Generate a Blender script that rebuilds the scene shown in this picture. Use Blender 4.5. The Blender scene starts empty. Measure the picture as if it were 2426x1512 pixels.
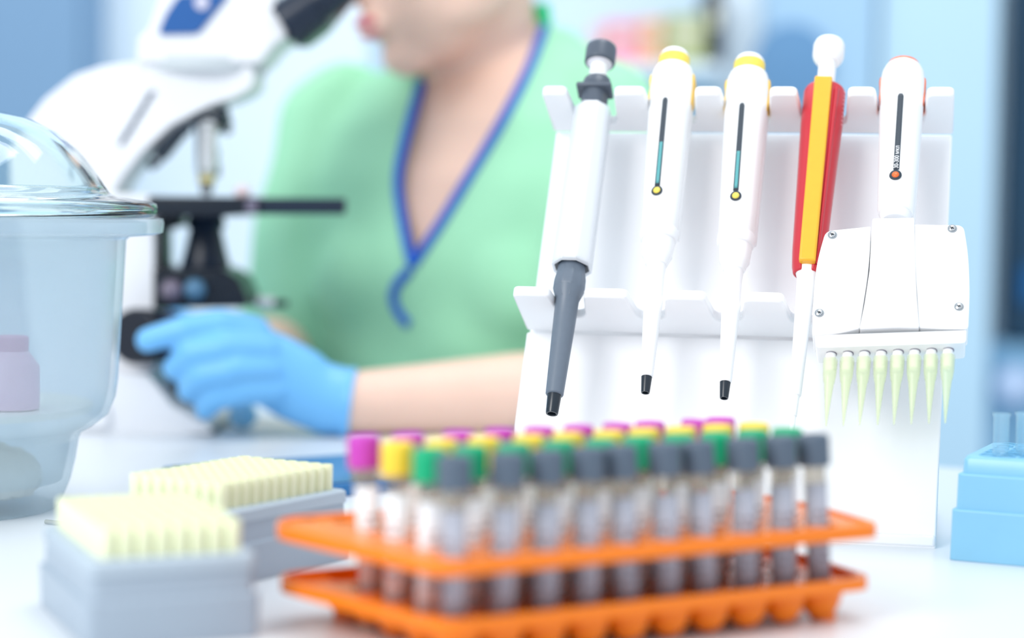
import bpy, bmesh, math, random
from mathutils import Vector as V, Matrix as M
from mathutils.bvhtree import BVHTree
random.seed(7)
sc = bpy.context.scene
COL = sc.collection
PI = math.pi
R = math.radians

# ------------------------------------------------------------------ camera
FW, FH, FPX, HOR, ROLL, HC = 2426, 1512, 4700.0, 494.0, 0.9, 0.1828
pitch = math.atan((FH / 2 - HOR) / FPX)
_f = V((0, math.cos(pitch), -math.sin(pitch)))
_u = V((0, math.sin(pitch), math.cos(pitch)))
_r = V((1, 0, 0))
cr, sr = math.cos(R(ROLL)), math.sin(R(ROLL))
RT, UP, FD = _r * cr + _u * sr, _u * cr - _r * sr, _f
CAM = V((0, 0, HC))
cam_d = bpy.data.cameras.new('camera')
cam = bpy.data.objects.new('camera', cam_d)
COL.objects.link(cam)
m = M.Identity(4)
for i in range(3):
    m[i][0], m[i][1], m[i][2], m[i][3] = RT[i], UP[i], -FD[i], CAM[i]
cam.matrix_world = m
cam_d.sensor_fit = 'HORIZONTAL'
cam_d.sensor_width = 36
cam_d.lens = FPX / FW * 36
cam_d.clip_start = 0.02
cam_d.dof.use_dof = True
cam_d.dof.focus_distance = 1.115
cam_d.dof.aperture_fstop = 2.7
sc.camera = cam

# ------------------------------------------------------------------ world, lights, exposure
sc.view_settings.view_transform = 'Standard'
sc.view_settings.look = 'None'
sc.view_settings.gamma = 1
sc.view_settings.use_curve_mapping = False
sc.view_settings.exposure = 0.1
sc.cycles.use_denoising = True
sc.cycles.transparent_max_bounces = 40
sc.cycles.max_bounces = 14
sc.cycles.transmission_bounces = 12
sc.cycles.sample_clamp_indirect = 6
w = bpy.data.worlds.new('World')
sc.world = w
w.use_nodes = True
w.node_tree.nodes['Background'].inputs[0].default_value = (0.84, 0.92, 1.0, 1)
w.node_tree.nodes['Background'].inputs[1].default_value = 0.90


def area(name, loc, target, sx, sy, power, col):
    d = bpy.data.lights.new(name, 'AREA')
    d.shape = 'RECTANGLE'
    d.size, d.size_y, d.energy, d.color = sx, sy, power, col
    o = bpy.data.objects.new(name, d)
    COL.objects.link(o)
    o.location = loc
    o.rotation_euler = (V(target) - V(loc)).to_track_quat('-Z', 'Y').to_euler()
    return o


area('window_light', (-1.35, -0.45, 1.45), (0.1, 1.1, 0.1), 1.1, 0.9, 33, (1.0, 0.985, 0.965))
area('ceiling_lamp', (0.3, 1.3, 2.1), (0.1, 1.3, 0), 1.2, 0.8, 16, (0.95, 0.98, 1.0))
area('ceiling_lamp_rear', (-0.2, 2.6, 2.2), (-0.2, 3.3, 0.2), 2.4, 0.8, 18, (0.93, 0.97, 1.0))


# ------------------------------------------------------------------ projection helpers (a pixel ray met with a real plane)
def ray(px, py):
    return FD + RT * ((px - FW / 2) / FPX) - UP * ((py - FH / 2) / FPX)


def at(px, py, Y):
    d = ray(px, py)
    return CAM + d * (Y / d.y)


def tab(px, py, z=0.0):
    d = ray(px, py)
    return CAM + d * ((z - HC) / d.z)


def onplane(px, py, P0, N):
    d = ray(px, py)
    return CAM + d * ((P0 - CAM).dot(N) / d.dot(N))


def proj(P):
    d = P - CAM
    z = d.dot(FD)
    return FW / 2 + FPX * d.dot(RT) / z, FH / 2 - FPX * d.dot(UP) / z


def mm(P):                       # metres per pixel at P
    return (P - CAM).dot(FD) / FPX


# ------------------------------------------------------------------ materials
def srgb(c):
    return tuple((x / 255 / 12.92) if x / 255 <= 0.04045 else ((x / 255 + 0.055) / 1.055) ** 2.4 for x in c) + (1,)


MATS = {}


def mat(name, rgb, rough=0.4, metal=0.0, trans=0.0, ior=1.45, var=0.03, scale=40, spec=0.5, sss=0.0, bump=0.0, emis=None, alpha=1.0):
    if name in MATS:
        return MATS[name]
    mt = bpy.data.materials.new(name)
    mt.use_nodes = True
    nt = mt.node_tree
    b = nt.nodes['Principled BSDF']
    c = srgb(rgb)
    b.inputs['Base Color'].default_value = c
    b.inputs['Roughness'].default_value = rough
    b.inputs['Metallic'].default_value = metal
    b.inputs['Transmission Weight'].default_value = trans
    b.inputs['IOR'].default_value = ior
    b.inputs['Specular IOR Level'].default_value = spec
    b.inputs['Alpha'].default_value = alpha
    if sss:
        b.inputs['Subsurface Weight'].default_value = sss
        b.inputs['Subsurface Radius'].default_value = (0.01, 0.004, 0.002)
        b.inputs['Subsurface Scale'].default_value = 0.5
    tc = nt.nodes.new('ShaderNodeTexCoord')
    if var:
        nz = nt.nodes.new('ShaderNodeTexNoise')
        nz.inputs['Scale'].default_value = scale
        nz.inputs['Detail'].default_value = 3
        nt.links.new(tc.outputs['Object'], nz.inputs['Vector'])
        mx = nt.nodes.new('ShaderNodeMix')
        mx.data_type = 'RGBA'
        mx.inputs[6].default_value = tuple(x * (1 - var) for x in c[:3]) + (1,)
        mx.inputs[7].default_value = tuple(min(1, x * (1 + var)) for x in c[:3]) + (1,)
        nt.links.new(nz.outputs['Fac'], mx.inputs[0])
        nt.links.new(mx.outputs[2], b.inputs['Base Color'])
    if bump:
        nb = nt.nodes.new('ShaderNodeTexNoise')
        nb.inputs['Scale'].default_value = scale * 4
        bp = nt.nodes.new('ShaderNodeBump')
        bp.inputs['Strength'].default_value = bump
        bp.inputs['Distance'].default_value = 0.002
        nt.links.new(tc.outputs['Object'], nb.inputs['Vector'])
        nt.links.new(nb.outputs['Fac'], bp.inputs['Height'])
        nt.links.new(bp.outputs['Normal'], b.inputs['Normal'])
    if emis:
        b.inputs['Emission Color'].default_value = srgb(emis[0])
        b.inputs['Emission Strength'].default_value = emis[1]
    MATS[name] = mt
    return mt


def mat_thin(name, rgb, clear=0.7, rough=0.08, gloss=1.0, bodyrgb=None):
    """thin clear plastic or glass: light passes straight through, tinted; the rest scatters; fresnel gloss on top"""
    if name in MATS:
        return MATS[name]
    mt = bpy.data.materials.new(name)
    mt.use_nodes = True
    nt = mt.node_tree
    for n in list(nt.nodes):
        nt.nodes.remove(n)
    out = nt.nodes.new('ShaderNodeOutputMaterial')
    tr = nt.nodes.new('ShaderNodeBsdfTransparent')
    tr.inputs[0].default_value = srgb(rgb)
    df = nt.nodes.new('ShaderNodeBsdfDiffuse')
    df.inputs[0].default_value = srgb(bodyrgb or rgb)
    tl = nt.nodes.new('ShaderNodeBsdfTranslucent')
    tl.inputs[0].default_value = srgb(bodyrgb or rgb)
    a = nt.nodes.new('ShaderNodeMixShader')
    a.inputs[0].default_value = 0.5
    nt.links.new(df.outputs[0], a.inputs[1])
    nt.links.new(tl.outputs[0], a.inputs[2])
    b = nt.nodes.new('ShaderNodeMixShader')
    b.inputs[0].default_value = clear
    nt.links.new(a.outputs[0], b.inputs[1])
    nt.links.new(tr.outputs[0], b.inputs[2])
    gl = nt.nodes.new('ShaderNodeBsdfGlossy')
    gl.inputs['Roughness'].default_value = rough
    lw = nt.nodes.new('ShaderNodeLayerWeight')
    lw.inputs[0].default_value = 0.5
    pw = nt.nodes.new('ShaderNodeMath')
    pw.operation = 'POWER'
    pw.inputs[1].default_value = 4.0
    nt.links.new(lw.outputs['Facing'], pw.inputs[0])
    fr = nt.nodes.new('ShaderNodeMapRange')
    fr.inputs['To Min'].default_value = 0.03 * gloss
    fr.inputs['To Max'].default_value = 0.55 * gloss
    nt.links.new(pw.outputs[0], fr.inputs['Value'])
    c = nt.nodes.new('ShaderNodeMixShader')
    nt.links.new(fr.outputs[0], c.inputs[0])
    nt.links.new(b.outputs[0], c.inputs[1])
    nt.links.new(gl.outputs[0], c.inputs[2])
    nt.links.new(c.outputs[0], out.inputs[0])
    MATS[name] = mt
    return mt


WHITE = mat('white plastic', (246, 247, 249), 0.32, var=0.01)
WHITE2 = mat('white moulded plastic', (248, 249, 250), 0.22, var=0.01)
ACRYL = mat('white acrylic', (247, 248, 250), 0.2, var=0.01)
GREYP = mat('slate grey plastic', (104, 116, 130), 0.38, scale=300, var=0.05)
GREYD = mat('dark slate plastic', (82, 91, 104), 0.35, scale=300, var=0.06)
BLACKR = mat('black nozzle rubber and mouth shade', (34, 44, 54), 0.25)
DARK = mat('dark inside', (14, 18, 24), 0.6)
YELLOW = mat('yellow plastic', (248, 222, 96), 0.35)
AMBER = mat('amber yellow plastic', (246, 180, 50), 0.35, scale=200, var=0.04)
RED = mat('red plastic', (198, 50, 62), 0.3)
ORANGEP = mat('orange clip plastic', (240, 112, 52), 0.35)
STRIPE = mat('printed charcoal stripe', (60, 70, 80), 0.5, scale=900, var=0.12)
TEAL = mat('printed teal stripe', (92, 168, 172), 0.5, scale=900, var=0.1)
TIPG = mat_thin('pale yellow green tip plastic', (253, 255, 247), 0.72, 0.12, 0.7, bodyrgb=(248, 252, 232))
TIPY = mat('pale yellow tip plastic', (243, 246, 208), 0.35, var=0.02, sss=0.0)
BOXG = mat('blue grey box plastic', (164, 178, 192), 0.4)
TRAYO = mat('orange rack plastic', (255, 130, 8), 0.22, var=0.03, sss=0.0)
SKIN = mat('skin', (240, 203, 184), 0.5, scale=25, var=0.05, sss=0.15)
GREEN = mat('mint green scrub cloth', (160, 221, 182), 0.8, scale=14, var=0.07, bump=0.2)
BLUET = mat('royal blue piping', (28, 92, 196), 0.7)
GLOVE = mat('light blue nitrile', (118, 190, 244), 0.4, scale=30, var=0.06)
NAVY = mat('navy black enamel', (18, 34, 54), 0.3)
BLK = mat('black enamel', (16, 24, 38), 0.3)
CHROME = mat('polished chrome', (222, 224, 226), 0.12, metal=1.0)
MICW = mat('white microscope enamel', (238, 239, 243), 0.35, var=0.01)
GLASS = mat('clear glass', (236, 246, 246), 0.02, trans=1.0, ior=1.45, var=0)
TABLE = mat('white laminate', (222, 226, 230), 0.3, var=0.012, scale=6)


def frosted():
    return mat_thin('frosted glass', (238, 246, 251), 0.68, 0.25, 0.9, bodyrgb=(242, 248, 250))


FROST = frosted()


# ------------------------------------------------------------------ mesh helpers
def obj(name, bm, mt, parent=None, smooth=True, bevel=0.0, seg=2, mats=None, loc=None, auto=40):
    me = bpy.data.meshes.new(name)
    if isinstance(bm, bmesh.types.BMesh):
        bmesh.ops.recalc_face_normals(bm, faces=bm.faces)
        bm.to_mesh(me)
        bm.free()
    else:
        me = bm
        me.name = name
    o = bpy.data.objects.new(name, me)
    COL.objects.link(o)
    if mats:
        for x in mats:
            me.materials.append(x)
    else:
        me.materials.append(mt)
    if smooth:
        me.shade_smooth()
        try:
            me.set_sharp_from_angle(angle=R(auto))
        except Exception:
            pass
    if bevel:
        md = o.modifiers.new('bevel', 'BEVEL')
        md.width = bevel
        md.segments = seg
        md.limit_method = 'ANGLE'
        md.angle_limit = R(35)
        md.harden_normals = False
    if parent:
        o.parent = parent
    if loc is not None:
        o.location = loc
    return o


def empty(name, label, cat, loc=(0, 0, 0), mw=None, group=None):
    o = bpy.data.objects.new(name, None)
    COL.objects.link(o)
    if mw is not None:
        o.matrix_world = mw
    else:
        o.location = loc
    o.empty_display_size = 0.02
    return tag(o, label, cat, group)


def tag(o, label, cat, group=None, kind=None):
    if label:
        o['label'] = label
    if cat:
        o['category'] = cat
    if group:
        o['group'] = group
    if kind:
        o['kind'] = kind
    return o


def add_box(bm, c, s, rot=None):
    r = bmesh.ops.create_cube(bm, size=1)
    mt = M.Translation(c) @ (rot.to_4x4() if rot else M.Identity(4)) @ M.Diagonal((s[0], s[1], s[2], 1))
    bmesh.ops.transform(bm, matrix=mt, verts=r['verts'])
    return r['verts']


def loft(bm, rings, cap=True):
    """rings: lists of points, same count each"""
    vs = [[bm.verts.new(p) for p in r] for r in rings]
    n = len(vs[0])
    for a, b in zip(vs, vs[1:]):
        for i in range(n):
            bm.faces.new((a[i], a[(i + 1) % n], b[(i + 1) % n], b[i]))
    if cap:
        bm.faces.new(vs[0][::-1])
        bm.faces.new(vs[-1])
    return vs


def ering(c, a, b, n=24, ph=0.0):
    return [c + a * math.cos(2 * PI * i / n + ph) + b * math.sin(2 * PI * i / n + ph) for i in range(n)]


def lathe(bm, prof, n=32, sy=1.0, cap=True, ph=0.0, ctr=(0, 0)):
    """prof: (radius, z)"""
    return loft(bm, [[V((ctr[0] + r * math.cos(2 * PI * i / n + ph), ctr[1] + r * sy * math.sin(2 * PI * i / n + ph), z)) for i in range(n)] for r, z in prof], cap)


def tube(bm, pts, rads, n=12, cap=True):
    pts = [V(p) for p in pts]
    if not isinstance(rads, (list, tuple)):
        rads = [rads] * len(pts)
    rings = []
    prev = None
    for i, p in enumerate(pts):
        t = (pts[min(i + 1, len(pts) - 1)] - pts[max(i - 1, 0)]).normalized()
        if prev is None:
            x = t.orthogonal().normalized()
        else:
            x = (prev - t * prev.dot(t)).normalized()
        prev = x
        y = t.cross(x)
        rings.append(ering(p, x * rads[i], y * rads[i], n))
    return loft(bm, rings, cap)


def smooth_path(pts, k=5):
    pts = [V(p) for p in pts]
    out = []
    for i in range(len(pts) - 1):
        p0, p1, p2, p3 = pts[max(i - 1, 0)], pts[i], pts[i + 1], pts[min(i + 2, len(pts) - 1)]
        for s in range(k):
            t = s / k
            out.append(0.5 * ((2 * p1) + (p2 - p0) * t + (2 * p0 - 5 * p1 + 4 * p2 - p3) * t * t + (-p0 + 3 * p1 - 3 * p2 + p3) * t ** 3))
    out.append(pts[-1])
    return out


def prism(bm, pts, off):
    """extrude polygon pts (3D, planar) by +-off vector/2"""
    a = [bm.verts.new(p - off / 2) for p in pts]
    b = [bm.verts.new(p + off / 2) for p in pts]
    n = len(pts)
    for i in range(n):
        bm.faces.new((a[i], a[(i + 1) % n], b[(i + 1) % n], b[i]))
    bm.faces.new(a[::-1])
    bm.faces.new(b)


def holed(bm, outer, holes, z0, z1):
    """flat plate with holes: polygons in xy between z0 and z1"""
    for z in (z0, z1):
        es = []
        for lp in [outer] + holes:
            vs = [bm.verts.new((x, y, z)) for x, y in lp]
            for i in range(len(vs)):
                es.append(bm.edges.new((vs[i], vs[(i + 1) % len(vs)])))
        bmesh.ops.triangle_fill(bm, use_beauty=True, edges=es)
        if z == z0:
            keep0 = list(bm.verts)
    for lp in [outer] + holes:
        a = [bm.verts.new((x, y, z0)) for x, y in lp]
        b = [bm.verts.new((x, y, z1)) for x, y in lp]
        for i in range(len(a)):
            bm.faces.new((a[i], a[(i + 1) % len(a)], b[(i + 1) % len(a)], b[i]))
    bmesh.ops.remove_doubles(bm, verts=bm.verts, dist=1e-6)


def circ(cx, cy, r, n=20):
    return [(cx + r * math.cos(2 * PI * i / n), cy + r * math.sin(2 * PI * i / n)) for i in range(n)]


def roundpoly(pts, r, k=5):
    out = []
    n = len(pts)
    for i in range(n):
        p, a, b = V(pts[i]), V(pts[i - 1]), V(pts[(i + 1) % n])
        rr = r[i] if isinstance(r, (list, tuple)) else r
        if rr <= 0:
            out.append(p)
            continue
        d1, d2 = (a - p), (b - p)
        rr = min(rr, d1.length * 0.48, d2.length * 0.48)
        s, e = p + d1.normalized() * rr, p + d2.normalized() * rr
        for j in range(k + 1):
            t = j / k
            out.append(s * (1 - t) ** 2 + p * 2 * t * (1 - t) + e * t * t)
    return out


def evaluated(o, remove=True):
    dg = bpy.context.evaluated_depsgraph_get()
    dg.update()
    me = bpy.data.meshes.new_from_object(o.evaluated_get(dg))
    if remove:
        bpy.data.objects.remove(o)
    return me


def organic(bm, voxel, smooth=6):
    me = bpy.data.meshes.new('tmp')
    bmesh.ops.recalc_face_normals(bm, faces=bm.faces)
    bm.to_mesh(me)
    bm.free()
    o = bpy.data.objects.new('tmp', me)
    COL.objects.link(o)
    r = o.modifiers.new('r', 'REMESH')
    r.mode = 'VOXEL'
    r.voxel_size = voxel
    s = o.modifiers.new('s', 'SMOOTH')
    s.iterations = smooth
    s.factor = 0.5
    return evaluated(o)


def sphere(bm, c, rx, ry=None, rz=None, rot=None, n=20):
    r = bmesh.ops.create_uvsphere(bm, u_segments=n, v_segments=max(6, n // 2), radius=1)
    mt = M.Translation(c) @ (rot.to_4x4() if rot else M.Identity(4)) @ M.Diagonal((rx, ry or rx, rz or rx, 1))
    bmesh.ops.transform(bm, matrix=mt, verts=r['verts'])


def chain(bm, pts, rads):
    """capsule chain: balls at joints and tapered tubes between them"""
    for p, r in zip(pts, rads):
        sphere(bm, p, r, n=14)
    for a, b, ra, rb in zip(pts, pts[1:], rads, rads[1:]):
        tube(bm, [a, b], [ra, rb], 14)


def frame(origin, zdir, xhint):
    z = zdir.normalized()
    x = (xhint - z * xhint.dot(z)).normalized()
    y = z.cross(x)
    mt = M.Identity(4)
    for i in range(3):
        mt[i][0], mt[i][1], mt[i][2], mt[i][3] = x[i], y[i], z[i], origin[i]
    return mt


# ------------------------------------------------------------------ the room
def struct(name, bm, mt, **k):
    o = obj(name, bm, mt, smooth=False, **k)
    o['kind'] = 'structure'
    return o


WALLM = mat('pale blue wall paint', (208, 230, 244), 0.8, var=0.02, scale=3)
WY = 3.35
b = bmesh.new(); add_box(b, (0, WY + 0.05, 0.75), (7, 0.1, 3.0)); struct('wall_back', b, WALLM)
b = bmesh.new(); add_box(b, (0, 1.5, -0.80), (7, 5, 0.1)); struct('floor', b, mat('grey blue vinyl floor', (176, 194, 206), 0.4, scale=5))


def wx(px, Y=WY):
    return at(px, 700, Y).x


def wz(py, Y=WY):
    return at(1213, py, Y).z


# tall cabinet, doors and shelf contents at the back wall
def cabinet(px0, px1, py0, py1, depth, mt, label, name='wall_cabinet', cat='cabinet', handle=True, split=True):
    Yf = WY - depth
    x0, x1, z1, z0 = wx(px0, Yf), wx(px1, Yf), wz(py0, Yf), wz(py1, Yf)
    cx, cz = (x0 + x1) / 2, (z0 + z1) / 2
    t = empty(name, label, cat, (cx, WY - depth / 2, z0))
    b = bmesh.new()
    add_box(b, (0, 0.01, (z1 - z0) / 2), (x1 - x0, depth - 0.02, z1 - z0))
    obj('body', b, mt, t, False, 0.003)
    n = 2 if split else 1
    wd = (x1 - x0) / n
    for i in range(n):
        b = bmesh.new()
        add_box(b, (-(x1 - x0) / 2 + wd * (i + .5), -depth / 2 - 0.001, (z1 - z0) / 2), (wd - 0.004, 0.018, (z1 - z0) - 0.006))
        d = obj('door', b, mt, t, False, 0.002)
        if handle:
            b = bmesh.new()
            hx = -(x1 - x0) / 2 + wd * (i + .5) + (wd / 2 - 0.03) * (1 if i == 0 else -1)
            tube(b, [(hx, -depth / 2 - 0.02, (z1 - z0) * .45), (hx, -depth / 2 - 0.02, (z1 - z0) * .58)], 0.005)
            obj('handle', b, CHROME, d)
    return t


M_SLATE = mat('slate blue lacquer', (122, 158, 192), 0.5, scale=3, var=0.03)
M_SKY = mat('sky blue lacquer', (172, 206, 232), 0.5, scale=2, var=0.04)
M_PALE = mat('pale sky lacquer', (196, 226, 244), 0.5, scale=2, var=0.03)
M_ICE = mat('ice white lacquer', (232, 244, 252), 0.5, scale=2, var=0.02)
M_TEALD = mat('dark teal lacquer', (18, 64, 92), 0.35, scale=3, var=0.2)
cabinet(-420, 190, -500, 1500, 0.25, M_SLATE, 'slate blue cabinet at the far left behind the microscope', split=False, handle=False)
cabinet(200, 870, -500, 1500, 0.06, M_ICE, 'wide ice white panel behind the microscope', 'wall_panel', 'panel', split=False, handle=False)
cabinet(1700, 1792, -500, 1500, 0.10, M_ICE, 'narrow pale column panel behind the yellow-topped pipettes', 'wall_panel', 'panel', split=False, handle=False)
cabinet(1796, 2060, -500, 1500, 0.14, M_SKY, 'sky blue cabinet behind the red pipette', split=False, handle=False)
cabinet(2064, 2345, -500, 1500, 0.12, M_PALE, 'pale blue cabinet behind the multichannel pipette', split=False, handle=False)
cabinet(2280, 2800, 790, 1600, 0.06, mat('mid blue lacquer', (136, 184, 216), 0.5), 'sky blue base cabinet at the far right under the dark appliance', split=False, handle=False)
t = cabinet(2392, 2760, -160, 786, 0.07, M_TEALD, 'dark teal appliance with a bright blue lower panel at the right edge', 'refrigerator', 'appliance', split=False, handle=False)
b = bmesh.new()
x0, x1 = wx(2412, WY - .07), wx(2600, WY - .07)
add_box(b, ((x0 + x1) / 2 - t.location.x, -0.050, wz(655, WY - .07) - t.location.z), (x1 - x0, 0.012, wz(600) - wz(690)))
obj('control_panel', b, mat('deep cyan panel', (0, 92, 150), 0.3), t, False, 0.002)
b = bmesh.new()
sphere(b, (wx(2412, WY - .12), WY - .12, wz(900, WY - .12)), 0.035)
tag(obj('flask', b, mat('pale violet glass', (186, 206, 236), 0.3)), 'pale round flask at the right edge in front of the base cabinet', 'flask')
b = bmesh.new()
lathe(b, [(0.05, -0.02), (0.062, 0.0), (0.062, 0.008), (0.01, 0.012)], 24)
o = obj('wall_clock', b, mat('steel blue disc', (104, 150, 192), 0.5), None)
o.location = (wx(1860, WY - .15), WY - 0.162, wz(140, WY - .15)); o.rotation_euler = (PI / 2, 0, 0)
tag(o, 'round steel blue clock on the sky blue cabinet', 'clock')
# shelf with colourful boxes
zs = wz(142, 3.1)
b = bmesh.new()
add_box(b, ((wx(1300, 3.1) + wx(1698, 3.1)) / 2, 3.22, zs - 0.008), (wx(1698, 3.1) - wx(1300, 3.1), 0.25, 0.016))
tag(obj('wall_shelf', b, M_ICE, None, False, 0.002), 'pale wall shelf carrying the coloured folders, above the shoulder of the person', 'shelf')
for nm, a0, a1, top, rgb, lb in (
        ('folder', 1392, 1420, 55, (240, 200, 206), 'pale rose folder at the left end of the wall shelf'),
        ('folder', 1422, 1500, 48, (244, 150, 178), 'pink folder on the wall shelf between pale rose and salmon ones'),
        ('folder', 1502, 1556, 40, (240, 176, 140), 'salmon orange folder on the wall shelf beside the olive box'),
        ('storage_box', 1560, 1660, 30, (176, 184, 132), 'olive green box on the wall shelf'),
        ('binder', 1664, 1694, -40, (14, 26, 44), 'black binder at the right end of the wall shelf')):
    x0, x1, z1 = wx(a0, 3.12), wx(a1, 3.12), wz(top, 3.12)
    t = empty(nm, lb, nm.replace('_', ' '), ((x0 + x1) / 2, 3.2, zs))
    b = bmesh.new(); add_box(b, (0, 0, (z1 - zs) / 2), (x1 - x0, 0.17, z1 - zs)); obj('cover', b, mat(nm + str(a0), rgb, 0.6), t, False, 0.003)
    b = bmesh.new(); add_box(b, (0, -0.0855, (z1 - zs) * .6), ((x1 - x0) * .6, 0.002, (z1 - zs) * .25)); obj('spine_label', b, mat('cream paper', (226, 222, 200), 0.7), t, False)

# ------------------------------------------------------------------ table
def table():
    t = empty('laboratory_table', 'long white laboratory table everything stands on', 'table', (0, 1, 0))
    edge = lambda x: 1.600 - 0.52 * x
    poly = [(-1.1, 0.35), (1.1, 0.35), (1.1, edge(1.1)), (-1.1, edge(-1.1))]
    b = bmesh.new()
    prism(b, [V((x, y - 1, -0.0125)) for x, y in poly], V((0, 0, 0.025)))
    obj('tabletop', b, TABLE, t, False, 0.002)
    for x, y in ((-1.02, 0.43), (1.02, 0.43), (1.02, 0.96), (-1.02, 2.02)):
        b = bmesh.new(); add_box(b, (x, y - 1, -0.3875), (0.05, 0.05, 0.725)); obj('leg', b, WHITE, t, False, 0.002)
    return t
table()

# ------------------------------------------------------------------ pipette stand
PS, LN, SK = R(12.28), R(27.4), 0.0131
SW = 0.2445
U = V((math.cos(PS), -math.sin(PS), 0))
Wd = V((math.sin(PS), math.cos(PS), 0))
Z = V((0, 0, 1))
AX = (Wd * math.sin(LN) + Z * math.cos(LN))
NX = (-Wd * math.cos(LN) + Z * math.sin(LN))
O_R = V((0.2343, 1.0793, 0))
O_L = O_R - U * SW
A1, A2, D1, D2 = 0.1269, 0.2634, 0.0501, 0.0461


def sp(u, a, n):                    # stand coordinates: u from left, a up the panel, n out of the panel
    return O_L + U * (u + a * SK) + AX * a + NX * n


def build_stand():
    mw = M.Identity(4)
    for i in range(3):
        mw[i][0], mw[i][1], mw[i][3] = U[i], Wd[i], (O_L + U * SW / 2)[i]
    t = empty('pipette_stand', 'white acrylic pipette stand leaning back behind the orange tube rack', 'stand', mw=mw)
    inv = mw.inverted()
    L = lambda p: inv @ p
    def slab(pts, name, off, bev=0.0012):
        b = bmesh.new()
        prism(b, [L(p) for p in pts], inv.to_3x3() @ off)
        return obj(name, b, ACRYL, t, True, bev, 3)
    th = 0.005
    # lower panel with foot bent backwards
    slab([sp(0, 0, -th / 2), sp(SW, 0, -th / 2), sp(SW, A1 - .004, -th / 2), sp(0, A1 - .004, -th / 2)], 'lower_panel', NX * th)
    slab([sp(.0006, A1 - .014, -.0075), sp(SW - .0006, A1 - .014, -.0075), sp(SW - .0006, A2, -.0075), sp(.0006, A2, -.0075)], 'upper_panel', NX * th)
    P0, P1 = O_L + Z * 0.0035, O_R + Z * 0.0035
    slab([P0, P1, P1 + Wd * 0.135, P0 + Wd * 0.135], 'base_plate', Z * 0.007, 0.002)
    # rear prop so that the leaning panel stands
    for uu in (0.02, SW - 0.02):
        p = sp(uu, 0.19, -0.011)
        q = V((p.x, p.y, 0)) + Wd * 0.028
        b = bmesh.new(); tube(b, [L(p + Z * .0), L(V((q.x, q.y, 0.006)))], 0.004)
        obj('prop', b, ACRYL, t)
    # shelves with slots
    def shelf(a, d, slots, gap, depth, name, r):
        n0 = 0.0
        pts = [(0.0, n0), (0.0, d)]
        for c, g in slots:
            pts += [(c - g / 2 - .0015, d), (c - g / 2 + gap, d - depth), (c + g / 2 - gap, d - depth), (c + g / 2 + .0015, d)]
        pts += [(SW, d), (SW, n0)]
        rr = [0, .004] + [.004, r, r, .004] * len(slots) + [.004, 0]
        pp = roundpoly([V((x, y, 0)) for x, y in pts], rr, 5)
        b = bmesh.new()
        o3 = AX * 0.0062
        prism(b, [L(sp(p.x, a, p.y)) for p in pp], inv.to_3x3() @ o3)
        return obj(name, b, ACRYL, t, True, 0.0014, 3)
    def slot_u(px, py, a, n):
        P = onplane(px, py, sp(0, a, 0), AX)
        return (P - O_L).dot(U) - a * SK
    top = [(slot_u(c, 215, A2, D2), g) for c, g in ((1398, .0262), (1586, .0275), (1765, .0262), (1948, .0268), (2135, .0268))]
    mid = [(slot_u(c, 690, A1, D1), g) for c, g in ((1341, .0175), (1528, .019), (1714, .019), (1900, .019), (2090, .019))]
    shelf(A2, D2, top, 0.001, 0.036, 'top_shelf', 0.006)
    shelf(A1, D1, mid, 0.002, 0.030, 'middle_shelf', 0.008)
    return top, mid
TOPS, MIDS = build_stand()


# ------------------------------------------------------------------ pipettes
class Pip:
    """a pipette axis through two slots of the stand; local frame x = width, y = back, z = up along the axis"""
    def __init__(s, name, label, a, n1, b_, n2, base):
        A = onplane(a[0], a[1], sp(0, 0, n1), NX)
        B = onplane(b_[0], b_[1], sp(0, 0, n2), NX)
        s.d = (A - B).normalized()
        s.B = B
        s.O = B
        z0 = s.zz(base)
        s.O = B + s.d * z0
        s.m = frame(s.O, s.d, U)
        s.inv = s.m.inverted()
        s.t = empty(name, label, 'pipette', mw=s.m)
    def zz(s, py):
        z = 0.0
        for _ in range(12):
            q = proj(s.O + s.d * z)[1]
            z += (q - py) * mm(s.O + s.d * z) / 0.9
        return z
    def r(s, py, wpx):
        return wpx / 2 * mm(s.O + s.d * s.zz(py))
    def prof(s, lst):
        return [(s.r(y, wp), s.zz(y)) for y, wp in lst]
    def pl(s, px, py, off=0.0):       # pixel -> local point on the plane y = off
        P0 = s.m @ V((0, off, 0))
        N = s.m.to_3x3() @ V((0, 1, 0))
        return s.inv @ onplane(px, py, P0, N)
    def lathe(s, name, lst, mt, n=32, sy=1.0, ph=0.0, parent=None, bevel=0.0006, auto=35, ctr=(0, 0)):
        b = bmesh.new()
        lathe(b, s.prof(lst), n, sy, ph=ph, ctr=ctr)
        return obj(name, b, mt, parent or s.t, True, bevel, 2, auto=auto)


def hollow_tip(p, name, y0, y1, w0, w1, mt):
    """short conical nozzle, open at the end"""
    z0, z1 = p.zz(y0), p.zz(y1)
    r0, r1 = p.r(y0, w0), p.r(y1, w1)
    b = bmesh.new()
    lathe(b, [(r0, z0), (r1, z1 + .0008), (r1 * .93, z1), (r1 * .68, z1), (r1 * .6, z1 + .001), (r1 * .5, z1 + .007)], 28)
    o = obj(name, b, mt, p.t, True, 0)
    return o


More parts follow.
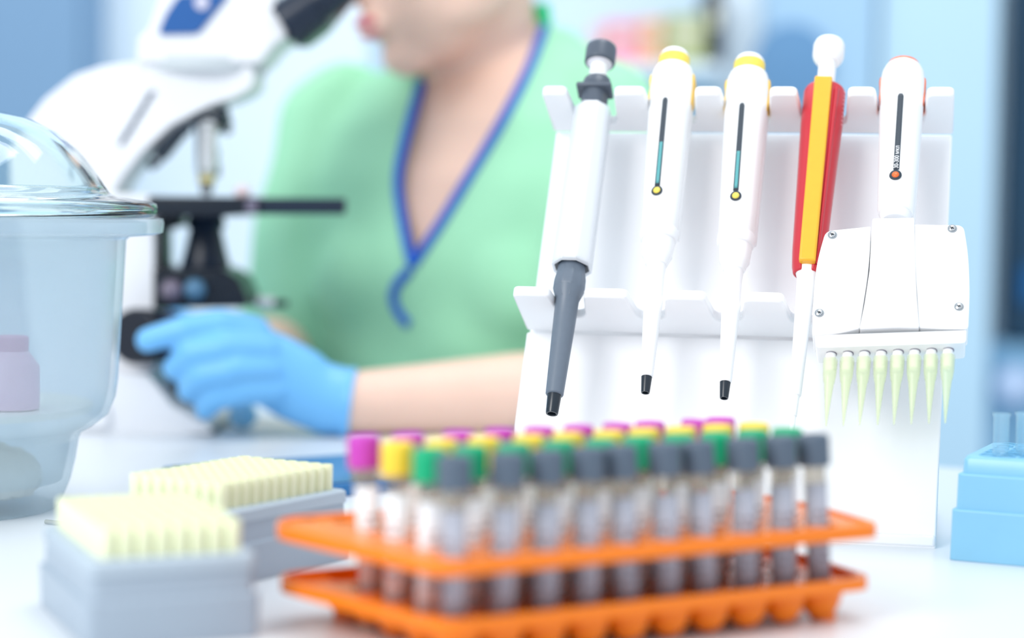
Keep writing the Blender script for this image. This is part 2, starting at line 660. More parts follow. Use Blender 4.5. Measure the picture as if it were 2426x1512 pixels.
def printed_stripe(p, ytop, ysplit, yend, x_of, wpx, dot, rf, tealcol=True):
    """printed scale stripe wrapped on the front of the round body: x_of(py) gives the pixel column"""
    def strip(y0, y1, w0, mt, name, lift, nn=10, rounded=False):
        b = bmesh.new()
        prev = None
        for i in range(nn + 1):
            y = y0 + (y1 - y0) * (i - .9) / (nn - .9) if i else y0 - 3.5
            rr = rf(y)
            row = []
            c = p.pl(x_of(y), y, -rr)
            hw = w0 / 2 * mm(p.m @ c)
            if rounded and i == 0:
                hw *= .55
            for k in range(5):
                x = c.x + hw * (k / 2 - 1)
                yy = -math.sqrt(max(rr * rr - x * x, 1e-9)) - lift
                row.append(b.verts.new((x, yy, c.z)))
            if prev:
                for k in range(4):
                    b.faces.new((prev[k], prev[k + 1], row[k + 1], row[k]))
            prev = row
        o = obj(name, b, mt, p.t, True, 0)
        sm = o.modifiers.new('thick', 'SOLIDIFY'); sm.thickness = 0.0002; sm.offset = 1
        return o
    strip(ytop, yend, wpx, STRIPE, 'scale_stripe', 0.00008, rounded=True)
    if tealcol:
        strip(ysplit, yend - 6, wpx * .62, TEAL, 'volume_window', 0.0003)
    rr = rf(dot[1])
    c = p.pl(dot[0], dot[1], -rr)
    for name, rad, mt, lift in (('stripe_end', dot[2], STRIPE, .0001), ('colour_dot', dot[3], dot[4], .0004)):
        b = bmesh.new()
        R0 = rad * mm(p.m @ c)
        ctr = b.verts.new((c.x, -math.sqrt(max(rr * rr - c.x * c.x, 0)) - lift, c.z))
        vs = []
        for i in range(24):
            x = c.x + R0 * math.cos(2 * PI * i / 24); z = c.z + R0 * math.sin(2 * PI * i / 24)
            vs.append(b.verts.new((x, -math.sqrt(max(rr * rr - x * x, 1e-9)) - lift, z)))
        for i in range(24):
            b.faces.new((ctr, vs[i], vs[(i + 1) % 24]))
        o = obj(name, b, mt, p.t, True, 0)
        sm = o.modifiers.new('thick', 'SOLIDIFY'); sm.thickness = 0.0002; sm.offset = 1


def side_clips(p, y0, y1, ym, w_, mt, name='side_clip'):
    """coloured grips bulging at both sides under the shoulder"""
    z0, z1, zm = p.zz(y0), p.zz(y1), p.zz(ym)
    for sgn in (-1, 1):
        r0 = p.r(ym, w_)
        pts = [(r0 * .90, z0), (r0 * 1.02, z0 - .002), (r0 * 1.04, zm + .004), (r0 * .99, zm - .002), (r0 * 1.02, zm - .008), (r0 * .93, z1), (r0 * .8, z1), (r0 * .8, z0)]
        b = bmesh.new()
        prism(b, [V((sgn * x, 0.003, z)) for x, z in pts], V((0, 0.012, 0)))
        obj(name, b, mt, p.t, True, 0.0008, 2)


# -- pipette with the slate grey shaft and octagonal white barrel
def pip_grey():
    p = Pip('pipette', 'white octagonal pipette with slate grey plunger and grey shaft, leftmost in the stand', (1411, 220), .026, (1347, 690), .036, 981)
    o8 = PI / 8
    p.lathe('plunger_knob', [(108, 58), (113, 70), (120, 73), (150, 73), (152, 66)], GREYD, 40)
    p.lathe('plunger_ring', [(150, 60), (153, 60), (155, 56)], mat('pale lilac ring', (226, 224, 232), .3), 32)
    p.lathe('plunger_rod', [(140, 42), (190, 42)], WHITE2, 28)
    # finger collar: grey hood wider than the neck
    b = bmesh.new()
    lathe(b, p.prof([(184, 50), (188, 62), (202, 70), (218, 72), (224, 68)]), 28, .8)
    z = p.zz(224); r = p.r(205, 88)
    add_box(b, V((0, -r * .25, z + .001)), (r * 1.9, r * 1.15, .003), M.Rotation(R(-8), 3, 'X'))
    obj('finger_hook', b, GREYD, p.t, True, .0008)
    p.lathe('neck', [(218, 63), (262, 63), (275, 60)], GREYD, 28)
    p.lathe('barrel', [(254, 68), (262, 75), (600, 86), (632, 88)], WHITE2, 8, ph=o8, auto=20, bevel=.0012)
    # milky outer sleeve, octagonal, open at the bottom
    b = bmesh.new()
    zt, zb = p.zz(262), p.zz(638)
    rt, rb = p.r(248, 92), p.r(636, 100)
    lathe(b, [(rt * .9, zt + .001), (rt, zt), (rb, zb), (rb * .88, zb), (rb * .84, zb + .010), (rb * .84, zb + .012)], 8, ph=o8, cap=False)
    obj('sleeve', b, mat_thin('milky clear sleeve', (250, 252, 254), .42, .1, bodyrgb=(247, 249, 252)), p.t, True, .0006, auto=20)
    b = bmesh.new()
    lathe(b, [(rb * .86, zb + .0012), (rb * .84, zb + .010)], 8, ph=o8)
    obj('mouth_shade', b, BLACKR, p.t, True, 0, auto=20)  # black disc painted as the shade inside the hollow barrel
    p.lathe('shaft', [(622, 62), (655, 70), (690, 74), (712, 56), (760, 54), (935, 43), (937, 38)], GREYP, 32, auto=30)
    p.lathe('shaft_collar', [(634, 64), (664, 77), (684, 78), (712, 57)], GREYP, 10, auto=20)
    hollow_tip(p, 'tip_cone', 935, 981, 34, 30, BLACKR)
pip_grey()


def pip_yellow(label, a, b_, dy, stripe_pts, dot):
    p = Pip('pipette', label, a, .027, b_, .036, 930 + dy)
    P = lambda l: [(y + dy, w_) for y, w_ in l]
    p.lathe('push_button', P([(124, 44), (127, 60), (134, 70), (142, 72)]), WHITE2, 40)
    p.lathe('button_ring', P([(139, 74), (158, 74), (161, 68)]), YELLOW, 40)
    p.lathe('body', P([(156, 64), (160, 68), (166, 88), (182, 100), (210, 103), (300, 99), (400, 93), (500, 88), (556, 86), (560, 80)]), WHITE2, 48)
    p.lathe('body_ring', P([(546, 88), (560, 92), (571, 86), (573, 80)]), WHITE, 48)
    p.lathe('lower_collar', P([(562, 80), (568, 80), (608, 72), (617, 62), (630, 52)]), WHITE2, 48)
    p.lathe('shaft', P([(614, 54), (626, 48), (650, 43), (700, 42), (712, 46), (730, 44), (888, 31), (894, 29)]), WHITE2, 36)
    hollow_tip(p, 'tip_cone', 893 + dy, 931 + dy, 26, 21, BLACKR)
    side_clips(p, 178 + dy, 262 + dy, 208 + dy, 104, mat('warm yellow clip', (252, 204, 70), .35))
    # ejector rail on the right rear flank
    z0, z1 = p.zz(232 + dy), p.zz(556 + dy)
    b = bmesh.new()
    prism(b, [V((p.r(232, 96) * .80, .005, z0)), V((p.r(232, 96) * 1.07, .006, z0 - .006)), V((p.r(540, 86) * 1.06, .006, z1)), V((p.r(540, 86) * .8, .005, z1))], V((0, .006, 0)))
    obj('ejector_rail', b, WHITE, p.t, True, .001)
    rf = lambda y: p.r(y, 103 + (86 - 103) * (y - dy - 210) / 346)
    xo = lambda y: stripe_pts[0][0] + (stripe_pts[1][0] - stripe_pts[0][0]) * (y - stripe_pts[0][1]) / (stripe_pts[1][1] - stripe_pts[0][1])
    printed_stripe(p, stripe_pts[0][1], stripe_pts[2], stripe_pts[1][1], xo, 12.5, (dot[0], dot[1], 13.5, 8.5, YELLOW), rf)
pip_yellow('white pipette with yellow button ring and teal scale stripe, second from the left', (1590, 230), (1549, 700), 0, ((1576, 234), (1557, 440), 340), (1556, 451))
pip_yellow('white pipette with yellow button ring beside the red pipette, third from the left', (1770, 230), (1734, 700), 13, ((1758, 247), (1743, 452), 362), (1743, 464))


def pip_red():
    p = Pip('pipette', 'red pipette with amber yellow front bar and tall white plunger, fourth from the left', (1953, 230), .024, (1908, 690), .036, 1110)
    p.lathe('plunger_knob', [(98, 52), (102, 66), (110, 74), (134, 74), (142, 68), (150, 54)], WHITE2, 40)
    p.lathe('plunger_rod', [(138, 42), (215, 42)], WHITE2, 28)
    # red shell: C-shaped, open at the front where the amber bar sits
    b = bmesh.new()
    ys = [212, 222, 300, 400, 500, 600, 636, 652]
    ws = [88, 98, 99, 92, 86, 80, 74, 66]
    rings = []
    for y, w_ in zip(ys, ws):
        r, z = p.r(y, w_), p.zz(y)
        pts = []
        for i in range(28):
            a = -PI / 2 + R(22) + (2 * PI - R(44)) * i / 27
            pts.append(V((r * math.cos(a), r * .9 * math.sin(a), z)))
        for i in range(28):
            a = -PI / 2 + R(22) + (2 * PI - R(44)) * (27 - i) / 27
            pts.append(V((r * .78 * math.cos(a), r * .70 * math.sin(a), z)))
        rings.append(pts)
    loft(b, rings)
    obj('body', b, RED, p.t, True, .0008)
    # groove rail on the right flank and scale ticks
    b = bmesh.new()
    z0, z1 = p.zz(228), p.zz(640)
    r0, r1 = p.r(228, 98), p.r(640, 74)
    prism(b, [V((r0 * .60, -r0 * .72, z0)), V((r0 * .74, -r0 * .66, z0)), V((r1 * .74, -r1 * .66, z1)), V((r1 * .6, -r1 * .72, z1))], V((0.001, .004, 0)))
    obj('flank_rail', b, RED, p.t, True, .0008)
    b = bmesh.new()
    for i in range(9):
        y = 225 + i * 9.5
        r = p.r(y, 98)
        a = R(-14)
        add_box(b, V((r * math.cos(a), r * .9 * math.sin(a), p.zz(y))), (.0016, .0005, .0009), M.Rotation(a + PI / 2, 3, 'Z'))
    obj('tick_marks', b, mat('pale red print', (238, 168, 176), .5), p.t, False)
    # amber bar
    b = bmesh.new()
    fl = [(178, 1930, 1972), (616, 1892, 1932)]
    fr = []
    for y, xl, xr in fl:
        r = p.r(y, 92 if y < 400 else 84)
        l, rr = p.pl(xl, y, -r * 1.08), p.pl(xr, y, -r * 1.08)
        z = (l.z + rr.z) / 2
        fr.append([V((l.x, -r * 1.08, z)), V((rr.x, -r * 1.08, z)), V((rr.x, -r * .35, z)), V((l.x, -r * .35, z))])
    loft(b, fr[::-1])
    obj('front_bar', b, AMBER, p.t, True, .0012, 3)
    p.lathe('inner_core', [(236, 46), (600, 42), (624, 46)], WHITE2, 28)
    p.lathe('shaft', [(612, 46), (636, 58), (650, 55), (660, 46), (800, 37), (936, 29), (940, 25)], WHITE2, 36)
    p.lathe('shaft_step', [(936, 22), (986, 18), (988, 15)], WHITE2, 28)
    p.lathe('tip_cone', [(986, 14), (1110, 8)], WHITE2, 24)
pip_red()


def pip_multi():
    p = Pip('multichannel_pipette', 'white eight channel pipette with orange accents and wide manifold, rightmost in the stand', (2137, 230), .030, (2112, 690), .046, 835)
    p.lathe('push_button', [(148, 50), (151, 60), (158, 70)], WHITE2, 40)
    p.lathe('button_ring', [(154, 74), (162, 76)], ORANGEP, 40)
    p.lathe('body', [(158, 72), (163, 84), (176, 98), (200, 105), (300, 100), (400, 93), (500, 86), (508, 82)], WHITE2, 48)
    p.lathe('body_collar', [(498, 70), (504, 76), (515, 74), (524, 64)], WHITE, 40)
    side_clips(p, 186, 262, 214, 105, ORANGEP)
    z0, z1 = p.zz(232), p.zz(520)
    b = bmesh.new()
    prism(b, [V((p.r(232, 96) * .80, .005, z0)), V((p.r(232, 96) * 1.04, .006, z0 - .006)), V((p.r(540, 86) * 1.05, .006, z1)), V((p.r(540, 86) * .8, .005, z1))], V((0, .007, 0)))
    obj('ejector_rail', b, WHITE, p.t, True, .001)
    rf = lambda y: p.r(y, 105 + (86 - 105) * (y - 200) / 300)
    xo = lambda y: 2134 + (2123 - 2134) * (y - 225) / 180
    printed_stripe(p, 225, 340, 402, xo, 13.5, (2121.5, 414.5, 14.5, 8.5, ORANGEP), rf, False)
    # printed range text
    cu = bpy.data.curves.new('range', 'FONT')
    cu.body = '30-300 \u043c\u043a\u043b'
    cu.size = 1.0; cu.extrude = 0.02; cu.align_x = 'LEFT'; cu.align_y = 'CENTER'
    to = bpy.data.objects.new('range', cu); COL.objects.link(to)
    me = evaluated(to)
    xs = [v.co.x for v in me.vertices]; L0 = max(xs) - min(xs); x0 = min(xs)
    a, c = p.pl(xo(400), 400, -rf(400)), p.pl(xo(346), 346, -rf(346))
    ln = (c - a).length
    d = (c - a).normalized()
    perp = V((d.z, 0, -d.x))
    for v in me.vertices:
        s_, h_, e_ = (v.co.x - x0) / L0 * ln, v.co.y, v.co.z
        q = a + d * s_ - perp * (h_ * .0036)
        rr = rf(380)
        q.y = -math.sqrt(max(rf(375) ** 2 - q.x ** 2, 1e-9)) - .0005 - (e_ > 0) * .0001
        v.co = q
    o = obj('range_print', me, mat('white print', (245, 246, 248), .5), p.t, False)
    # manifold
    yf = -p.r(700, 92) * .92
    def plate(name, pts, r, y0, th, mt=WHITE2, bev=.0016, pull=0):
        b = bmesh.new()
        q = [p.pl(x, y, y0) for x, y in pts]
        for k in q: k.y = y0
        q = roundpoly(q, r, 5)
        prism(b, [v + V((0, th / 2, 0)) for v in q], V((0, th, 0)))
        return obj(name, b, mt, p.t, True, bev, 3, auto=30)
    plate('manifold_core', [(1962, 572), (2268, 560), (2280, 790), (1945, 800)], 0.004, yf + .006, .014, WHITE)
    plate('center_panel', [(2067, 517), (2166, 515), (2167, 560), (2169, 640), (2172, 700), (2178, 776), (2125, 775), (2036, 779), (2048, 720), (2060, 640), (2064, 560)], 0.0012, yf - .0012, .020)
    plate('side_cover', [(1956, 547), (2063, 536), (2061, 600), (2055, 660), (2036, 778), (1990, 789), (1924, 795), (1927, 700), (1935, 620)], [.004, .001, .02, .02, .001, .01, .002, .02, .02], yf, .019)
    plate('side_cover', [(2167, 531), (2283, 533), (2294, 600), (2298, 690), (2294, 779), (2235, 779), (2178, 776), (2170, 660), (2166, 600)], [.001, .004, .02, .02, .002, .01, .001, .02, .02], yf, .019)
    # bottom bar carrying eight nozzles
    q0, q1 = p.pl(1929, 796, yf), p.pl(2289, 784, yf)
    zc = (q0.z + q1.z) / 2
    h0, h1 = p.pl(1934, 822, yf), p.pl(2288, 810, yf)
    b = bmesh.new()
    pts = roundpoly([V((q0.x, yf + .001, q0.z + .001)), V((q1.x, yf + .001, q1.z + .001)), V((h1.x, yf + .001, h1.z)), V((h0.x, yf + .001, h0.z))], [.0005, .0005, .002, .002], 3)
    prism(b, [v + V((0, .0085, 0)) for v in pts], V((0, .017, 0)))
    obj('nozzle_bar', b, WHITE2, p.t, True, .001, 2)
    for x, y in ((1972, 557), (2256, 542), (1941, 742), (2272, 727)):
        c = p.pl(x, y, yf)
        b = bmesh.new()
        lathe(b, [(.0026, 0), (.0026, .0003), (.0020, .0004), (.0019, .0002)], 24)
        bmesh.ops.rotate(b, verts=b.verts, cent=(0, 0, 0), matrix=M.Rotation(PI / 2, 3, 'X'))
        bmesh.ops.translate(b, verts=b.verts, vec=V((c.x, yf - .0001, c.z)))
        ring = obj('screw', b, mat('grey screw recess', (150, 158, 164), .35), p.t)
        b = bmesh.new()
        lathe(b, [(.0019, 0), (.0018, .0007), (.0012, .0010)], 20)
        bmesh.ops.rotate(b, verts=b.verts, cent=(0, 0, 0), matrix=M.Rotation(PI / 2, 3, 'X'))
        for an in (0.4, 0.4 + PI / 2):
            pass
        bmesh.ops.translate(b, verts=b.verts, vec=V((c.x, yf, c.z)))
        obj('screw_head', b, CHROME, ring)
        b = bmesh.new()
        for an in (0.5, 0.5 + PI / 2):
            add_box(b, V((c.x, yf - .00105, c.z)), (.0022, .0002, .0005), M.Rotation(an, 3, 'Y'))
        obj('cross_slot', b, DARK, ring, False)
    # nozzles and tips
    zb = (h0.z + h1.z) / 2
    for i in range(8):
        x, y = 1969.6 + 39.55 * i, 826 - 1.9 * i
        c = p.pl(x, y - 4, yf + .0085)
        zt = h0.z + (h1.z - h0.z) * (c.x - h0.x) / (h1.x - h0.x)
        b = bmesh.new()
        lathe(b, [(.0029, zt + .001), (.0028, zt - .004), (.0024, zt - .011), (.0012, zt - .0115)], 20, ctr=(c.x, c.y))
        nz = obj('nozzle', b, WHITE2, p.t)
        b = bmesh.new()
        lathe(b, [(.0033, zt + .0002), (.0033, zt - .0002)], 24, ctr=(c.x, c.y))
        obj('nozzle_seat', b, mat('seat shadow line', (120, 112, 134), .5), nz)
        Lt = .0415
        zo = zt - .0035
        b = bmesh.new()
        prof = [(.0040, zo), (.0040, zo - .003), (.0037, zo - .010), (.0031, zo - .0145), (.0027, zo - .0155), (.0004, zo - Lt), (.00025, zo - Lt), (.0023, zo - .016), (.0033, zo - .010), (.0036, zo)]
        lathe(b, [(r * 1.0, z) for r, z in prof], 18, ctr=(0, 0), cap=False)
        bmesh.ops.translate(b, verts=b.verts, vec=(0, 0, -zo))
        mw = p.m @ M.Translation((c.x, c.y, zo))
        o = obj('pipette_tip', b, TIPG, None, True, 0)
        # small natural deviations from the axis
        o.matrix_world = mw @ M.Rotation(R(random.uniform(-.6, .6)), 4, 'Y')
        ords = ['first from the left', 'second from the left', 'third from the left', 'fourth from the left', 'fourth from the right', 'third from the right', 'second from the right', 'first from the right, against the blue background']
        tag(o, 'pale yellow tip on the multichannel pipette, ' + ords[i], 'pipette tip', 'tips on the multichannel pipette')
    return p
PM = pip_multi()


# ------------------------------------------------------------------ blood tube rack
RX, RY, RPS, RP, RQ = .1403, .8837, R(30.7), .0208, .0250
ru = V((math.cos(RPS), math.sin(RPS), 0)); rw = V((-math.sin(RPS), math.cos(RPS), 0))
R0 = V((RX, RY, 0)) - ru * 9 * RP          # front left hole
RM = M.Identity(4)
for i in range(3):
    RM[i][0], RM[i][1], RM[i][3] = ru[i], rw[i], R0[i]


def tube_rack():
    t = empty('tube_rack', 'orange plastic tube rack holding forty capped blood tubes in the foreground', 'rack', mw=RM)
    holes = [(j * RP, i * RQ) for i in range(5) for j in range(10)]
    outer = lambda e: [v.to_2d() for v in roundpoly([V((-.62 * RP - e, -.56 * RQ - e, 0)), V((9.95 * RP + e, -.56 * RQ - e, 0)), V((10.5 * RP + e, 2.2 * RQ, 0)), V((10.0 * RP + e, 4.45 * RQ + e, 0)), V((-1.2 * RP, 4.45 * RQ + e, 0)), V((-1.65 * RP - e, 3.9 * RQ, 0))], [.012, .010, .03, .012, .012, .012], 6)]
    b = bmesh.new()
    holed(b, [tuple(v) for v in outer(0)], [circ(x, y, .0068, 20) for x, y in holes], .041, .0435)
    o = [V((v[0], v[1], 0)) for v in outer(.0025)]
    rings = []
    for dz in ():
        pass
    oi = [V((v[0], v[1], 0)) for v in outer(-.0005)]
    loft(b, [[v + V((0, 0, .0385)) for v in o], [v + V((0, 0, .0448)) for v in o], [v + V((0, 0, .0448)) for v in oi], [v + V((0, 0, .0385)) for v in oi], [v + V((0, 0, .0385)) for v in o]], cap=False)
    obj('upper_plate', b, TRAYO, t, True, .0008)
    # lower tray: rim, floor with round cups hanging below
    b = bmesh.new()
    holed(b, [tuple(v) for v in outer(-.002)], [circ(x, y, .0085, 20) for x, y in holes], .0155, .0175)
    o = [V((v[0], v[1], 0)) for v in outer(0)]
    oi = [V((v[0], v[1], 0)) for v in outer(-.003)]
    loft(b, [[v + V((0, 0, .0148)) for v in o], [v + V((0, 0, .0205)) for v in o], [v + V((0, 0, .0205)) for v in oi], [v + V((0, 0, .0148)) for v in oi], [v + V((0, 0, .0148)) for v in o]], cap=False)
    for x, y in holes:
        pr = []
        for k in range(9):
            a = PI / 2 * k / 8
            pr.append((.0101 * math.cos(a) ** .85 + .0001, .0158 - .0148 * math.sin(a)))
        for k in range(8, -1, -1):
            a = PI / 2 * k / 8
            pr.append((.0084 * math.cos(a) + .0001, .0160 - .0126 * math.sin(a)))
        lathe(b, pr, 20, ctr=(x, y), cap=False)
    obj('lower_tray', b, TRAYO, t, True, 0)
    for x, y in ((9 * RP + .004, .002), (9 * RP, 4 * RQ), (0, 4 * RQ), (0, .002)):
        b = bmesh.new(); lathe(b, [(.0052, .006), (.0058, .0)], 20, ctr=(x, y)); obj('foot', b, TRAYO, t)
    for x, y in ((.5, 4.1), (4.5, 4.1), (8.8, 4.1), (4.5, 2.5), (1.5, 2.5), (7.5, 2.5)):
        b = bmesh.new(); lathe(b, [(.003, .0165), (.0024, .042)], 12, ctr=(x * RP, y * RQ)); obj('post', b, TRAYO, t)
    return t
tube_rack()

GLT = mat_thin('thin tube glass', (240, 238, 234), .9, .03)
LABW = mat('white tube label', (244, 243, 246), .55)
LABG = mat('lilac grey tube label', (172, 174, 186), .55)
PRINT = mat('label print', (112, 108, 122), .6)
BLOOD = mat('dark blood', (110, 12, 16), .15)
CLOT = mat('amber serum', (222, 176, 110), .25)
CAPC = {0: mat('grey stopper', (86, 100, 116), .4), 1: mat('green stopper', (0, 172, 118), .4), 2: mat('yellow stopper', (248, 214, 66), .4), 3: mat('violet stopper', (196, 66, 186), .4)}
CNAME = {0: 'grey', 1: 'green', 2: 'yellow', 3: 'violet'}
ROWN = {0: 'in the front row', 1: 'in the second row', 2: 'in the third row', 3: 'in the back row'}
ORD = ['leftmost', 'second from the left', 'third from the left', 'fourth from the left', 'fifth from the left', 'fifth from the right', 'fourth from the right', 'third from the right', 'second from the right', 'rightmost']
HT = .0795
TR = .0053


def tube_parts(ci):
    prs = {}
    b = bmesh.new()
    pr = [(.0002, .0)] + [(TR * math.sin(PI / 2 * k / 6), TR - TR * math.cos(PI / 2 * k / 6)) for k in range(1, 7)] + [(TR, HT - .010)]
    lathe(b, pr + [(TR * .86, HT - .010), (TR * .86, TR)] + [(TR * .86 * math.sin(PI / 2 * k / 6), TR - TR * .86 * math.cos(PI / 2 * k / 6)) for k in range(5, 0, -1)], 24, cap=False)
    prs['glass_tube'] = (b, GLT)
    # cap with ribs and a shallow top recess
    b = bmesh.new()
    n = 40
    zc0, zc1 = HT - .0138, HT
    rr = .0073
    prof = [(rr * .80, zc0 + .001, 0), (rr * .97, zc0 - .0, 0), (rr, zc0 + .0012, 1), (rr * .985, zc1 - .002, 1), (rr * .94, zc1 - .0004, 0), (rr * .86, zc1, 0), (rr * .62, zc1 - .0006, 0), (rr * .55, zc1 - .0025, 0)]
    loft(b, [[V(((r - (.00022 if (rib and i % 2) else 0)) * math.cos(2 * PI * i / n), (r - (.00022 if (rib and i % 2) else 0)) * math.sin(2 * PI * i / n), z)) for i in range(n)] for r, z, rib in prof])
    prs['cap'] = (b, CAPC[ci])
    b = bmesh.new()
    fill = {0: .042, 1: .038, 2: .030, 3: .040}[ci]
    lathe(b, [(.0002, .0008)] + [(TR * .84 * math.sin(PI / 2 * k / 6), TR - TR * .84 * math.cos(PI / 2 * k / 6)) for k in range(2, 7)] + [(TR * .84, fill), (.0005, fill - .0004)], 20)
    prs['serum' if ci == 2 else 'blood'] = (b, CLOT if ci == 2 else BLOOD)
    return prs


def make_tube(ci):
    root = empty('blood_tube', 'x', 'blood tube', (0, 0, 0), group='tubes in the orange rack')
    for k, (b, mt) in tube_parts(ci).items():
        obj(k, b, mt, root, True, 0, auto=50)
    # paper label wrapped most of the way round, with lines of print
    b = bmesh.new()
    r = TR + .00025
    z0, z1 = .012, HT - .0215
    n = 26
    span = R(180)
    va, vb = [], []
    for i in range(n + 1):
        a = -PI / 2 - span * .5 + span * i / n
        va.append(b.verts.new((r * math.cos(a), r * math.sin(a), z0)))
        vb.append(b.verts.new((r * math.cos(a), r * math.sin(a), z1)))
    for i in range(n):
        b.faces.new((va[i], va[i + 1], vb[i + 1], vb[i]))
    lb = obj('label', b, LABG if ci == 0 else LABW, root)
    sm = lb.modifiers.new('thick', 'SOLIDIFY'); sm.thickness = .0001
    b = bmesh.new()
    for row in range(7):
        zz = z0 + .012 + row * .0035
        for k in range(7):
            if (row * 3 + k * 5 + ci) % 4 == 0:
                continue
            a = -PI / 2 - .75 + k * .22
            add_box(b, V(((r + .0001) * math.cos(a), (r + .0001) * math.sin(a), zz)), (.0009, .0001, .0012), M.Rotation(a + PI / 2, 3, 'Z'))
    obj('print', b, PRINT, lb, False)
    return root


def copy_tree(o, parent=None):
    c = o.copy()
    COL.objects.link(c)
    if parent:
        c.parent = parent
    for ch in list(o.children):
        copy_tree(ch, c)
    return c


OBS = {0: [1077, 1203, 1297, 1393, 1470, 1575, 1650, 1760, 1850, 1927], 3: [862, 967, None, 1185, 1278, 1370, 1463, 1539, 1648, 1707]}
for i in range(4):
    proto = make_tube(i)
    for j in range(10):
        o = proto if j == 0 else copy_tree(proto)
        base = R0 + ru * j * RP + rw * i * RQ + Z * .0045
        tip = base + Z * (HT - .0045)
        lean = random.uniform(-.0012, .0012)
        if i in OBS and OBS[i][j]:
            lean = max(-.0055, min(.0055, (OBS[i][j] - proj(tip)[0]) * mm(tip)))
        ly = random.uniform(-.001, .001)
        if i == 0:
            ly = random.uniform(-.0005, .0015)
        ax = (tip + V((lean, ly, 0)) - base).normalized()
        o.matrix_world = frame(base, ax, V((1, random.uniform(-.9, .9), 0)))
        extra = ''
        o['label'] = '%s-capped blood tube %s in the orange rack, %s' % (CNAME[i], ROWN[i], ORD[j])


# ------------------------------------------------------------------ tip boxes

def tip_box(cx, cy, yaw, label, grp, tlabel, BW=.069, BD=.099, BH=.0362, PT=.0076):
    t = empty('tip_box', label, 'tip box', (cx, cy, 0))
    t.rotation_euler = (0, 0, yaw)
    b = bmesh.new()
    rc = lambda w_, d_, z, r=.004: [v + V((0, 0, z)) for v in roundpoly([V((-w_ / 2, -d_ / 2, 0)), V((w_ / 2, -d_ / 2, 0)), V((w_ / 2, d_ / 2, 0)), V((-w_ / 2, d_ / 2, 0))], r, 4)]
    loft(b, [rc(BW + .004, BD + .004, 0), rc(BW + .005, BD + .005, .019), rc(BW + .001, BD + .001, .0195), rc(BW, BD, .030)])
    obj('box_base', b, BOXG, t, True, .0004)
    b = bmesh.new()
    loft(b, [rc(BW + .002, BD + .002, .0295), rc(BW + .0015, BD + .0015, BH - .001), rc(BW - .001, BD - .001, BH)])
    obj('rack_lid', b, mat('pale box insert', (176, 190, 202), .4), t, True, .0003)
    proto = None
    mw = M.Translation((cx, cy, 0)) @ M.Rotation(yaw, 4, 'Z')
    for iy in range(12):
        for ix in range(8):
            x, y = (ix - 3.5) * PT, (iy - 5.5) * PT
            if proto is None:
                b = bmesh.new()
                k = PT / .00835
                lathe(b, [(r * k, z) for r, z in [(.0040, .0), (.0041, .001), (.0041, .006), (.00417, .0062), (.00417, .0126), (.0039, .0130), (.0031, .0130), (.0029, .008), (.0024, .002)]], 16)
                proto = obj('pipette_tip', b, TIPY, None, True, 0)
                tag(proto, tlabel, 'pipette tip', grp)
                o = proto
            else:
                o = proto.copy(); COL.objects.link(o)
            o.matrix_world = mw @ M.Translation((x, y, BH)) @ M.Rotation(random.uniform(0, 6), 4, 'Z')
    return t


FLc = V((-.1700, .8020, 0))
yw = R(24)
c1 = FLc + V((math.cos(yw), math.sin(yw), 0)) * .0345 + V((-math.sin(yw), math.cos(yw), 0)) * .0495
tip_box(c1.x, c1.y, yw, 'grey box full of pale yellow tips, nearest the camera at the lower left', 'tips in the near grey box', 'pale yellow pipette tip standing in the near grey tip box')
tip_box(-.1395, .997, R(-31), 'grey box of pale yellow tips, turned, behind the orange rack', 'tips in the far grey box', 'pale yellow pipette tip standing in the far turned grey tip box')


